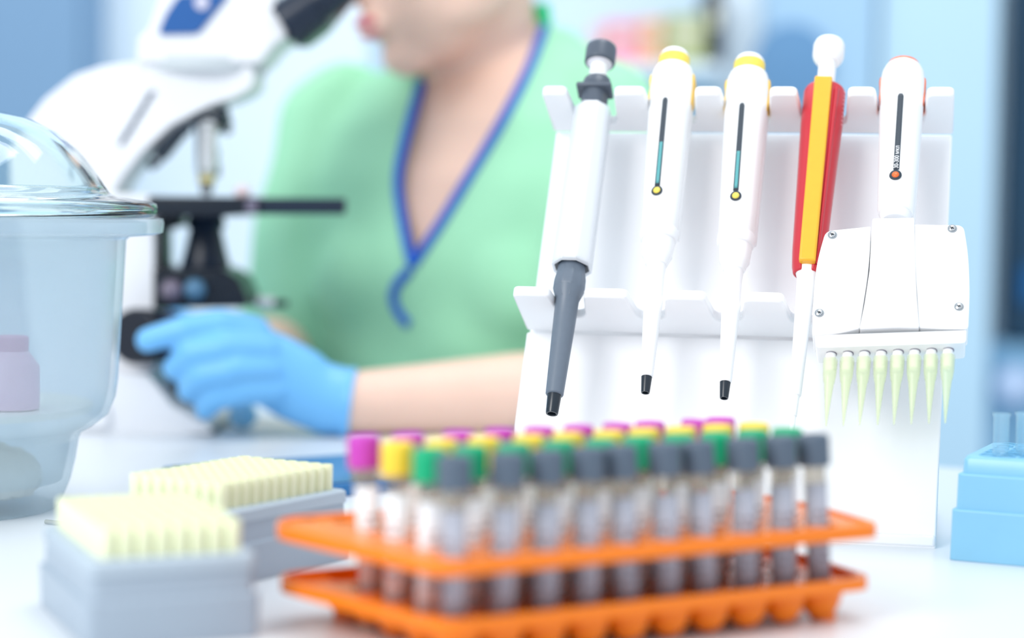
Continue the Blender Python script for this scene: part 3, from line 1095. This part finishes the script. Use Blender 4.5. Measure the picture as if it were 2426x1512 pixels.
# ------------------------------------------------------------------ blue tube box at the right edge
def blue_box():
    A = tab(2247, 1327)
    B = tab(2426, 1343)
    yaw = math.atan2(B.y - A.y, B.x - A.x)
    t = empty('tube_box', 'light blue stepped plastic tube box at the right edge', 'tube box', A)
    t.rotation_euler = (0, 0, yaw)
    MB_ = mat('light blue plastic', (136, 195, 226), .3, var=.03, scale=60)
    def rr(i, z, w_=.11, d_=.085):
        return [v + V((0, 0, z)) for v in roundpoly([V((i, i, 0)), V((w_ - i, i, 0)), V((w_ - i, d_ - i, 0)), V((i, d_ - i, 0))], .004, 4)]
    b = bmesh.new(); loft(b, [rr(.0, 0), rr(.0004, .0268), rr(.0018, .0275)]); obj('base_tier', b, MB_, t, True, .0004)
    b = bmesh.new(); loft(b, [rr(.0022, .0262), rr(.0026, .0458), rr(.0046, .0464)]); obj('middle_tier', b, MB_, t, True, .0004)
    b = bmesh.new(); loft(b, [rr(.0046, .045), rr(.0050, .0535), rr(.0062, .0553), rr(.0080, .0556)]); top = obj('top_tier', b, MB_, t, True, .0003)
    mw = M.Translation(A) @ M.Rotation(yaw, 4, 'Z')
    n = 0
    for iy in range(6):
        for ix in range(9):
            x, y = .0165 + ix * .0102, .0125 + iy * .0115
            b = bmesh.new(); lathe(b, [(.0046, .0555), (.0046, .0562), (.0038, .0562), (.0038, .0557)], 18, ctr=(x, y), cap=False)
            if ix < 4:
                obj('well_ring', b, MB_, t)
            else:
                b.free()
    GL = mat_thin('clear bluish tube plastic', (242, 251, 254), .84, .04, bodyrgb=(222, 244, 252))
    lbs = {(1, 0): 'clear open tube standing in the light blue box, nearest its left end', (2, 1): 'clear open tube in the light blue box, behind and right of the first', (3, 0): 'clear open tube in the front row of the light blue box, at the frame edge'}
    for (ix, iy), lb in lbs.items():
        x = .0232 + (ix - 1) * .0098; y = .0125 + iy * .0115
        b = bmesh.new()
        lathe(b, [(.0042, .0), (.0042, .0), (.0044, .021), (.0050, .0215), (.0050, .0228), (.0041, .0228), (.0038, .020), (.0037, .002), (.0003, .0018)], 28)
        o = obj('sample_tube', b, GL, None)
        o.matrix_world = mw @ M.Translation((x, y, .0560))
        tag(o, lb, 'tube', 'clear tubes in the blue box')
blue_box()


# ------------------------------------------------------------------ glass desiccator jar
def jar():
    YC = 1.175
    cx = at(-150, 700, YC).x
    def zj(px, py):
        P = at(px, py, YC)
        return (P.x - cx, P.z)
    z0 = 0.0
    t = empty('desiccator_jar', 'large frosted glass desiccator jar with domed glass lid at the left edge', 'jar', (cx, YC, 0))
    body = [zj(x, y) for x, y in ((378, 520), (381, 530), (378, 552), (360, 558), (300, 562), (291, 570), (287, 640), (280, 760), (272, 900), (266, 945), (250, 985), (215, 1012), (186, 1028), (179, 1045), (172, 1090), (160, 1140), (140, 1190), (134, 1208), (128, 1226), (80, 1226))]
    body = [(r, max(z, .0006)) for r, z in body]
    th = .005
    inner = [(max(r - th, .001), z) for r, z in body]
    inner = [(r, z) for r, z in inner if z > .006]
    b = bmesh.new()
    rt = body[0][0]
    prof = [(rt - .022, body[0][1] + .0004)] + [(rt - .004, body[0][1] + .0004)] + body + [(.001, .0004)]
    k = [(r, z) for r, z in inner if z < body[5][1] + .004]
    prof2 = [(.001, .007)] + k[::-1] + [(k[0][0], body[0][1] - .002)]
    full = prof + prof2
    vs = lathe(b, full, 96, cap=False)
    a, c = vs[-1], vs[0]
    for i in range(96):
        b.faces.new((a[i], a[(i + 1) % 96], c[(i + 1) % 96], c[i]))
    obj('jar_body', b, FROST, t, True, 0, auto=60)
    lid = [zj(x, y) for x, y in ((330, 517), (356, 515), (364, 506), (366, 494), (362, 483), (345, 478), (290, 470), (268, 467), (252, 458), (240, 440), (215, 400), (175, 350), (130, 312), (70, 282), (0, 262), (-60, 250), (-98, 245), (-112, 240), (-118, 225), (-106, 208), (-100, 195), (-112, 184), (-149, 180))]
    b = bmesh.new()
    n0 = len(lid)
    inn = []
    for i in range(8, 17):
        r, z = lid[i]
        inn.append((r - .0042 if i < 13 else r - .001, z - (.0036 if i < 13 else .0045)))
    full = lid[::-1] + [(lid[0][0] - .012, lid[0][1])] + [(inn[0][0] - .001, lid[0][1])] + inn + [(.001, inn[-1][1] + .0005)]
    full[0] = (.0008, full[0][1])
    lathe(b, full, 96, cap=True)
    obj('jar_lid', b, GLASS, t, True, 0, auto=60)
    # perforated porcelain plate inside, resting on the shoulder
    zp = zj(200, 985)[1]
    rp = zj(248, 985)[0] - .009
    b = bmesh.new()
    lathe(b, [(rp, zp + .002), (rp, zp + .006), (.001, zp + .006), (.001, zp + .002)], 64, cap=False)
    o = obj('porcelain_plate', b, mat('cream porcelain', (246, 240, 226), .4), None)
    o.location = (cx, YC, 0)
    tag(o, 'cream porcelain plate inside the frosted jar', 'plate')
    # pink bottles on the plate
    for k, (dx, dy, r, h, rgb, lb) in enumerate(((.052, -.030, .016, .034, (232, 170, 204), 'pink stoppered bottle inside the jar, nearer its right wall'), (.018, -.045, .014, .030, (222, 190, 224), 'lilac stoppered bottle inside the jar beside the pink one'))):
        tt = empty('bottle', lb, 'bottle', (cx + dx, YC + dy, zp + .0062))
        b = bmesh.new(); lathe(b, [(r * .9, 0), (r, .001), (r, h * .75), (r * .6, h), (r * .55, h)], 28); obj('body', b, mat('bottle' + str(k), rgb, .3), tt)
        b = bmesh.new(); lathe(b, [(r * .6, h), (r * .62, h + .008), (r * .5, h + .009)], 24); obj('stopper', b, mat('bottlecap' + str(k), (196, 96, 160), .4), tt)
    # white lump of drying agent in the foot of the jar
    b = bmesh.new()
    random.seed(3)
    sphere(b, V((0, 0, .020)), .040, .040, .020, n=40)
    for v in b.verts:
        v.co += V((random.uniform(-1, 1), random.uniform(-1, 1), random.uniform(-1, 1))) * .0016
        if v.co.z < .0085:
            v.co.z = .0085
    o = obj('drying_agent', b, mat('white granules', (250, 247, 240), .9, bump=.8, scale=80), None)
    o.location = (cx + .024, YC - .010, 0)
    tag(o, 'white lump of drying agent at the bottom of the glass jar', 'drying agent')
jar()

# thin grey cable on the table between the jar and the near tip box
b = bmesh.new()
P0, P1 = tab(108, 1243), tab(330, 1268)
tube(b, smooth_path([P0 + Z * .0016, (P0 + P1) / 2 + V((0, .002, .0016)), P1 + Z * .0016]), .0013, 10)
tag(obj('cable', b, mat('grey cable sheath', (158, 166, 164), .5)), 'thin grey cable on the table between the glass jar and the near tip box', 'cable')

# tablet lying behind the far tip box
A_, B_, C_ = tab(376, 1106, .008), tab(900, 1071, .008), tab(905, 1176, .008)
ta = empty('tablet', 'dark tablet with a blue reflection painted on its screen, lying behind the far tip box', 'tablet', (A_.x, A_.y, 0))
D_ = A_ + (C_ - B_)
ub = (B_ - A_).normalized(); wb = Z.cross(ub) * -1
wb = (wb - ub * wb.dot(ub)).normalized()
Ln = (B_ - A_).length; Wn = .13
ctr_ = [V((0, 0, 0)), ub * Ln, ub * Ln + wb * Wn, wb * Wn]
b = bmesh.new(); prism(b, [v + Z * .004 for v in roundpoly(ctr_, .008, 5)], V((0, 0, .008))); obj('case', b, mat('blue anodised case', (40, 110, 168), .3), ta, True, .001)
cc = (ctr_[0] + ctr_[2]) / 2
b = bmesh.new(); prism(b, [cc + (v - cc) * .93 + Z * .0083 for v in roundpoly(ctr_, .006, 5)], V((0, 0, .0006))); obj('screen', b, mat('black screen with painted blue reflection', (14, 62, 110), .08), ta, True, 0)  # blue reflection painted into the colour of the black screen


# ------------------------------------------------------------------ microscope
YM = 1.62


def microscope():
    org = at(330, 1030, 1.6); org.z = 0
    t = empty('microscope', 'white binocular microscope with black stage, behind the glass jar', 'microscope', (org.x, org.y, 0))
    def px(pts, Y):
        return [at(x, y, Y) - V((org.x, org.y, 0)) for x, y in pts]
    def slab(name, pts, Y, th, mt, bev=.004, rnd=0, seg=3, parent=None):
        b = bmesh.new()
        q = px(pts, Y)
        for v in q: v.y = Y - org.y
        if rnd: q = roundpoly(q, rnd, 4)
        prism(b, q, V((0, th, 0)))
        return obj(name, b, mt, parent or t, True, bev, seg, auto=35)
    arm = [(84, 300), (130, 240), (200, 185), (265, 163), (350, 154), (480, 152), (606, 160), (617, 185), (610, 215), (571, 236), (520, 252), (478, 273), (423, 301), (358, 361), (312, 417), (288, 458), (383, 463), (384, 860), (384, 960), (140, 1000), (100, 800), (70, 520)]
    slab('arm', arm, YM, .072, MICW, .008, .004, 4)
    # base, spreading to the front with a sloped top, rubber feet
    slab('base', [(130, 860), (384, 868), (440, 942), (528, 990), (534, 1003), (268, 1024), (268, 1012), (186, 1018), (120, 1010)], 1.63, .135, MICW, .006, .002, 3)
    for (x, y, Y) in ((235, 1042, 1.575), (240, 1030, 1.69)):
        P = at(x, y, Y) - V((org.x, org.y, 0))
        b = bmesh.new()
        lathe(b, [(.010, .0), (.011, .018)], 20, ctr=(P.x, P.y))
        obj('foot', b, BLK, t)
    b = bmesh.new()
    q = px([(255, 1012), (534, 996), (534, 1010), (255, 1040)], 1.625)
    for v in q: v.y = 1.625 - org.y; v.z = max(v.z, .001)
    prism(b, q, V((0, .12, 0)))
    obj('base_shadow_strip', b, NAVY, t, True, .001)  # dark slab added to draw the shadow line under the base
    b = bmesh.new()
    q = px([(160, 950), (268, 958), (270, 1040), (172, 1046)], 1.572)
    for v in q: v.y = 1.572 - org.y; v.z = max(v.z, .003)
    prism(b, q, V((0, .03, 0)))
    obj('rear_foot_block', b, MICW, t, True, .004)
    # head
    head = [(346, 158), (350, 100), (372, 84), (410, -20), (560, -60), (650, -20), (668, 20), (697, 98), (668, 112), (630, 160)]
    slab('head', head, YM, .085, MICW, .008, .004, 4)
    b = bmesh.new(); c = at(488, 158, YM) - V((org.x, org.y, 0)); lathe(b, [(.050, c.z - .005), (.050, c.z + .005)], 40, ctr=(c.x, YM - org.y)); obj('head_ring', b, mat('soft grey ring', (200, 208, 212), .3), t)
    bd = slab('badge', [(374, 82), (392, 36), (424, -12), (545, -14), (512, 26), (470, 80)], YM - .044, .003, mat('blue badge', (34, 92, 160), .3), .001, .004)
    b = bmesh.new(); c = at(478, 6, YM - .046) - V((org.x, org.y, 0)); lathe(b, [(.006, -.0008), (.006, .0008)], 20); bmesh.ops.rotate(b, verts=b.verts, cent=(0, 0, 0), matrix=M.Rotation(PI / 2, 3, 'X')); bmesh.ops.translate(b, verts=b.verts, vec=(c.x, YM - .0463 - org.y, c.z)); obj('emblem', b, mat('pale emblem', (200, 200, 220), .4), bd)
    # faint worn lettering on the arm, too blurred to read
    b = bmesh.new()
    for k in range(9):
        x, y = 290 + k * 8.5, 335 - k * 14
        c = at(x, y, YM - .037) - V((org.x, org.y, 0))
        add_box(b, V((c.x, YM - .0363 - org.y, c.z)), (.0036, .0010, .0070), M.Rotation(R(35 + (k % 3) * 12), 3, 'Y'))
    obj('lettering', b, mat('slate lettering', (92, 108, 128), .5), t, False)
    # eyepieces: two tubes rising to the person
    for dy, nm in ((-.03, 'eyepiece'), (.032, 'eyepiece')):
        Pa = at(675, 62, YM + dy) - V((org.x, org.y, 0)); Pb = at(838, -55, YM + dy * 1.0) - V((org.x, org.y, 0)); Pc = at(880, -86, YM + dy) - V((org.x, org.y, 0))
        b = bmesh.new()
        tube(b, [Pa, Pa.lerp(Pb, .45), Pa.lerp(Pb, .46), Pb, Pb.lerp(Pc, .1), Pc], [.021, .019, .0165, .0155, .018, .017], 28)
        obj(nm, b, NAVY, t)
    slab('eyepiece_block', [(662, 20), (700, -12), (800, -60), (850, -30), (770, 70), (722, 105), (692, 104)], YM, .075, BLK, .006, .003)
    # nosepiece and objectives
    n0, n1 = at(470, 296, YM) - V((org.x, org.y, 0)), at(478, 268, YM) - V((org.x, org.y, 0))
    ax = V((-.28, -.05, -1)).normalized()
    b = bmesh.new(); tube(b, [n1 - ax * .006, n1 + ax * .004, n1 + ax * .012], [.020, .024, .018], 36); obj('nosepiece', b, NAVY, t)
    def objective(top, bot, w_, Y, mt2, gold):
        a, c = at(*top, Y) - V((org.x, org.y, 0)), at(*bot, Y) - V((org.x, org.y, 0))
        s_ = 1 / 2940
        b = bmesh.new()
        tube(b, [a, a.lerp(c, .15), a.lerp(c, .16), a.lerp(c, .7), a.lerp(c, .72), a.lerp(c, .86), c], [w_ * s_, w_ * s_, w_ * .9 * s_, w_ * .9 * s_, w_ * .72 * s_, w_ * .68 * s_, w_ * .4 * s_], 28)
        o_ = obj('objective', b, mt2, t)
        b = bmesh.new()
        tube(b, [a.lerp(c, .76), a.lerp(c, .84)], [w_ * .74 * s_, w_ * .72 * s_], 24)
        obj('colour_ring', b, gold, o_)
    objective((489, 272), (489, 462), 28, YM - .012, CHROME, mat('brass ring', (226, 206, 120), .25, metal=1))
    objective((440, 292), (354, 398), 22, YM - .006, mat('dark chrome', (96, 104, 116), .2, metal=1), CHROME)
    objective((522, 250), (542, 318), 18, YM + .01, mat('dark chrome', (96, 104, 116), .2, metal=1), CHROME)
    objective((470, 262), (512, 420), 24, YM + .03, NAVY, CHROME)
    # stage
    slab('stage', [(384, 466), (640, 468), (642, 505), (560, 512), (384, 512)], YM, .13, BLK, .002)
    slab('slide_rail', [(560, 468), (819, 470), (819, 508), (560, 508)], YM - .055, .016, NAVY, .0015)
    b = bmesh.new(); c = at(574, 456, YM - .03) - V((org.x, org.y, 0)); sphere(b, c, .0065); obj('stage_clip', b, mat('pale pink knob', (236, 216, 220), .3), t)
    b = bmesh.new(); c = at(596, 488, YM - .068) - V((org.x, org.y, 0)); add_box(b, c, (.009, .003, .010)); obj('rail_clamp', b, mat('mauve grey metal', (110, 104, 124), .3), t, False, .001)
    # condenser and substage
    c = at(487, 590, YM) - V((org.x, org.y, 0))
    zt, zb = at(487, 510, YM).z, at(487, 650, YM).z
    b = bmesh.new(); lathe(b, [(.014, zt), (.016, zt - .008), (.013, zt - .012), (.017, zt - .030), (.021, zb + .004), (.024, zb)], 32, ctr=(c.x, c.y)); obj('condenser', b, NAVY, t)
    slab('rack_bracket', [(384, 512), (436, 512), (436, 535), (400, 545), (402, 625), (436, 640), (384, 645)], YM, .03, BLK, .002)
    slab('substage', [(384, 634), (545, 634), (580, 655), (600, 700), (600, 722), (384, 726)], YM, .08, BLK, .004, .003)
    for x, y, rgb in ((408, 688, (120, 112, 130)), (462, 686, (84, 126, 158))):
        c = at(x, y, YM - .045) - V((org.x, org.y, 0))
        b = bmesh.new(); sphere(b, c, .009); obj('adjusting_screw', b, mat('screw' + str(x), rgb, .25), t)
    c0, c1 = at(596, 715, YM) - V((org.x, org.y, 0)), at(682, 720, YM) - V((org.x, org.y, 0))
    b = bmesh.new(); tube(b, [c0, c1], .003, 12); lv = obj('filter_lever', b, BLK, t)
    b = bmesh.new(); tube(b, [c0.lerp(c1, .15), c0.lerp(c1, .62)], .0048, 16); obj('lever_sleeve', b, mat('pale grey sleeve', (206, 212, 214), .3), lv)
    # lamp house above the base
    c = at(470, 960, YM) - V((org.x, org.y, 0)); zl = at(470, 860, YM).z
    b = bmesh.new(); lathe(b, [(.020, at(470, 925, YM).z), (.020, zl - .01), (.018, zl)], 32, ctr=(c.x, c.y)); obj('lamp_house', b, NAVY, t)
    # focus knob, coarse and fine
    k0, k1, k2 = at(318, 797, 1.545) - V((org.x, org.y, 0)), at(352, 797, 1.568) - V((org.x, org.y, 0)), at(400, 796, 1.59) - V((org.x, org.y, 0))
    b = bmesh.new(); tube(b, [k0, k0.lerp(k1, .1), k0.lerp(k1, .9), k1], [.020, .022, .022, .020], 40); kn = obj('focus_knob', b, BLK, t)
    b = bmesh.new(); tube(b, [k1, k2], [.0205, .0205], 36); obj('coarse_knob', b, mat('mauve black rubber', (72, 74, 108), .4), kn)
    c = at(575, 1012, 1.60) - V((org.x, org.y, 0))
    b = bmesh.new(); sphere(b, V((c.x, c.y, .012)), .012, .012, .011); obj('brightness_dial', b, mat('pale blue dial', (150, 212, 248), .2), t)
    return t
microscope()


# ------------------------------------------------------------------ person
def person():
    root = empty('person', 'person in mint green V-neck scrubs with blue gloves leaning to the microscope eyepieces', 'person', (-.05, 1.83, -.35))
    off = V((-.05, 1.83, -.35))
    wd, fd = V((.755, -.655, 0)), V((-.655, -.755, 0))
    def torso(b, g):
        st = [(-.34, .155, .110, (-.03, 1.87)), (-.20, .150, .108, (-.035, 1.865)), (-.05, .150, .110, (-.04, 1.855)), (.05, .158, .112, (-.045, 1.85)), (.14, .168, .112, (-.05, 1.845)), (.21, .178, .104, (-.048, 1.845)), (.262, .176, .092, (-.04, 1.85)), (.300, .135, .076, (-.025, 1.855)), (.330, .080, .062, (-.012, 1.86)), (.350, .055, .05, (-.005, 1.862))]
        loft(b, [ering(V((c[0], c[1], z)), wd * (a + g), fd * (d + g), 40) for z, a, d, c in st])
        # bust fullness
        sphere(b, V((-.115, 1.81, .12)), .060 + g, .05 + g, .060 + g)
        sphere(b, V((.005, 1.745, .12)), .060 + g, .05 + g, .060 + g)
    shN, elN = V((.078, 1.765, .255)), at(1440, 925, 1.66)
    shF, elF = V((-.168, 1.925, .262)), at(690, 815, 1.86)
    wrN = at(815, 957, 1.572)
    wrF = at(570, 880, 1.735)
    nk0, nk1 = V((-.030, 1.845, .285)), V((-.038, 1.815, .385))
    hc = V((-.076, 1.780, .428))
    fdir = V((-.80, -.42, -.36)).normalized()             # where the face points, down to the eyepieces
    sd = fdir.cross(Z).normalized() * -1                  # towards her left
    hu = sd.cross(fdir).normalized()
    if hu.z < 0: hu = -hu
    H = M.Identity(3)
    for i in range(3):
        H[i][0], H[i][1], H[i][2] = sd[i], fdir[i], hu[i]
    hp = lambda x, y, z: hc + sd * x + fdir * y + hu * z
    # body
    b = bmesh.new()
    torso(b, -.004)
    chain(b, [nk0, nk1], [.056, .052])
    sphere(b, hp(0, -.01, .025), .074, .092, .092, H, 28)
    sphere(b, hp(0, .030, -.040), .060, .056, .074, H, 24)
    sphere(b, hp(0, .060, -.094), .027, .026, .020, H)       # chin
    for s_ in (-1, 1):
        sphere(b, hp(s_ * .045, .01, -.065), .018, .04, .024, H)  # jaw corners
        sphere(b, hp(s_ * .034, .056, -.028), .024, .018, .026, H)   # cheeks
        sphere(b, hp(s_ * .076, -.012, -.012), .008, .018, .032, H)  # ears
        sphere(b, hp(s_ * .03, .074, .024), .022, .010, .007, H)     # brows
    tube(b, [hp(0, .076, .022), hp(0, .088, -.004), hp(0, .100, -.024)], [.008, .0085, .010], 14)  # nose
    sphere(b, hp(0, .098, -.030), .015, .010, .008, H)
    sphere(b, hp(0, .085, -.060), .024, .012, .014, H)
    chain(b, [shN, shN.lerp(elN, .5), elN], [.050, .043, .038])
    chain(b, [elN, elN.lerp(wrN, .35), elN.lerp(wrN, .75), wrN], [.036, .0355, .029, .0255])
    chain(b, [shF, shF.lerp(elF, .5), elF], [.048, .042, .037])
    chain(b, [elF, elF.lerp(wrF, .5), wrF], [.036, .034, .025])
    fingers = [
        [(605, 788, 1.556), (520, 768, 1.540), (440, 780, 1.532), (350, 806, 1.532)],
        [(628, 830, 1.548), (530, 826, 1.528), (455, 838, 1.528), (415, 872, 1.538)],
        [(636, 878, 1.545), (550, 880, 1.524), (480, 892, 1.526), (448, 925, 1.538)],
        [(648, 925, 1.547), (570, 930, 1.528), (512, 942, 1.530), (487, 970, 1.540)],
        [(712, 880, 1.580), (640, 835, 1.598), (560, 815, 1.602), (480, 815, 1.596)]]
    frad = [[.0125, .0115, .0108, .0092], [.0125, .0118, .011, .0095], [.012, .0112, .0105, .009], [.011, .0102, .0095, .0082], [.014, .0125, .0115, .010]]
    def hand(b, g, mir=None):
        for k, (f, rs) in enumerate(zip(fingers, frad)):
            P = [at(*q) for q in f]
            if mir: P = [mir(q) for q in P]
            chain(b, P, [r_ + g for r_ in rs])
        st = [((600, 852), 27, 13, 1.556), ((650, 880), 29, 16, 1.558), ((710, 915), 29.5, 19, 1.563), ((770, 945), 28, 22, 1.568), ((835, 957), 26.5, 25.5, 1.572)]
        rings = []
        for (x, y), v_, h_, Y in st:
            c = at(x, y, Y)
            d = V((.75, .1, -.55)).normalized()
            up = V((.50, 0, .87)) if x < 760 else V((.12, 0, .99))
            if mir:
                c = mir(c)
            rings.append(ering(c, up * (v_ / 1000 + g), V((0, 1, 0)) * (h_ / 1000 + g), 28))
        loft(b, rings)
    # far hand: the same hand mirrored to the far knob of the microscope
    cN, cF = at(835, 957, 1.572), wrF
    mir = lambda q: V((q.x - cN.x + cF.x, cF.y - (q.y - cN.y), q.z - cN.z + cF.z))
    hand(b, -.0018)
    hand(b, -.0018, mir)
    me = organic(b, .0042, 6)
    for v in me.vertices: v.co -= off
    obj('body', me, SKIN, root, True, 0, auto=180)
    # eyes, lips
    for s_ in (-1, 1):
        b = bmesh.new(); sphere(b, hp(s_ * .031, .0700, .004) - off, .013, .0105, .0075, H)
        e = obj('eye', b, mat('eye white', (240, 238, 236), .2), root)
        b = bmesh.new(); sphere(b, hp(s_ * .031, .0788, .003) - off, .005, .0022, .005, H); obj('iris', b, mat('brown iris', (66, 42, 30), .2), e)
    b = bmesh.new()
    for dz, rz in ((-.0545, .0055), (-.0645, .0062)):
        sphere(b, hp(0, .0900 if dz > -.06 else .0885, dz) - off, .020, .008, rz, H)
    obj('lips', b, mat('rose lips', (206, 96, 116), .35), root)
    # hair drawn back, with a knot at the nape
    b = bmesh.new()
    sphere(b, hp(0, -.030, .040), .084, .094, .094, H, 28)
    sphere(b, hp(0, .035, .085), .062, .050, .034, H, 20)
    sphere(b, hp(0, -.115, .015), .040, .034, .042, H, 20)
    for s_ in (-1, 1):
        chain(b, [hp(s_ * .072, .02, .05), hp(s_ * .078, -.005, .0), hp(s_ * .066, -.03, -.035)], [.013, .012, .009])
    me = organic(b, .005, 3)
    for v in me.vertices: v.co -= off
    obj('hair', me, mat('dark brown hair', (58, 42, 38), .45, scale=120, var=.25), root, True, 0, auto=180)
    # gloves
    for k, mr in enumerate((None, mir)):
        b = bmesh.new()
        hand(b, .0006, mr)
        me = organic(b, .0026, 2)
        for v in me.vertices: v.co -= off
        g = obj('glove', me, GLOVE, root, True, 0, auto=180)
        c = at(832, 957, 1.572)
        if mr: c = mr(c)
        b = bmesh.new()
        loft(b, [ering(c - off + V((dx, 0, 0)), V((.1 * rr_, 0, rr_)), V((0, rr_ * .96, 0)), 32) for dx, rr_ in ((-.006, .0275), (-.003, .0288), (.0, .0290), (.0015, .0278))])
        obj('cuff', b, GLOVE, g)
    # scrub shirt
    b = bmesh.new()
    torso(b, .006)
    chain(b, [shN, shN.lerp(elN, .45), shN.lerp(elN, .80)], [.060, .062, .058])
    chain(b, [shF, shF.lerp(elF, .5), elF], [.058, .060, .056])
    me = organic(b, .0065, 8)
    # folds
    for v in me.vertices:
        c = v.co
        f = math.sin(c.x * 55 + c.z * 38 + 2.5 * math.sin(c.z * 17)) * .0022 + math.sin(c.x * 28 - c.z * 61) * .0018
        v.co = c + v.normal * f
    poly = [(1340, -60), (1302, 28), (1252, 165), (1182, 300), (1104, 430), (1040, 535), (977, 628), (957, 540), (943, 430), (960, 330), (998, 190), (1000, -60)]
    def inside(x, y):
        r = False
        n = len(poly)
        for i in range(n):
            x1, y1 = poly[i]; x2, y2 = poly[(i + 1) % n]
            if (y1 > y) != (y2 > y) and x < (x2 - x1) * (y - y1) / (y2 - y1) + x1:
                r = not r
        return r
    b = bmesh.new(); b.from_mesh(me)
    bvh = BVHTree.FromBMesh(b)
    kill = []
    for f in b.faces:
        c = f.calc_center_median()
        x, y = proj(c)
        if (inside(x, y) and f.normal.dot(fd) > -.35 and f.normal.dot(CAM - c) > -.02) or ((c - V((-.034, 1.835, c.z))).length < .066 and c.z > .318):
            kill.append(f)
    bmesh.ops.delete(b, geom=kill, context='FACES')
    for v in b.verts: v.co -= off
    bpy.data.meshes.remove(me)
    sh = obj('scrub_shirt', b, GREEN, root, True, 0, auto=180)
    sd_ = sh.modifiers.new('cloth', 'SOLIDIFY'); sd_.thickness = .0015; sd_.offset = -1
    def trim(pts, name):
        out = []
        last = None
        for P in smooth_path([V((x, y, 0)) for x, y in pts], 6):
            hit = bvh.ray_cast(CAM, ray(P.x, P.y).normalized())
            if hit[0] is not None:
                h = hit[0]
                if last is None or abs(h.y - last.y) < .03:
                    out.append(h - off + (CAM - h).normalized() * .0015)
                    last = h
        b = bmesh.new(); tube(b, out, .0044, 10); obj(name, b, BLUET, sh)
    trim([(1300, 34), (1252, 165), (1182, 300), (1104, 430), (1040, 535), (977, 628)], 'neck_trim')
    trim([(998, 196), (960, 330), (943, 430), (957, 540), (977, 632)], 'neck_trim')
    trim([(972, 640), (945, 668), (932, 702), (944, 740), (968, 770)], 'neck_trim')
    # inside of the collar behind the neck
    b = bmesh.new()
    rings = []
    for z, r in ((.318, .072), (.345, .068), (.372, .064)):
        rings.append([V((-.034 + r * math.cos(a), 1.838 + r * math.sin(a), z + .006 * math.sin(a))) - off for a in [R(-25) + R(230) * i / 24 for i in range(25)]])
    va = [[b.verts.new(p) for p in r] for r in rings]
    for q_ in range(2):
        for i in range(24): b.faces.new((va[q_][i], va[q_][i + 1], va[q_ + 1][i + 1], va[q_ + 1][i]))
    o = obj('collar', b, mat('bright green lining', (30, 214, 140), .7), sh)
    s2 = o.modifiers.new('cloth', 'SOLIDIFY'); s2.thickness = .002
person()
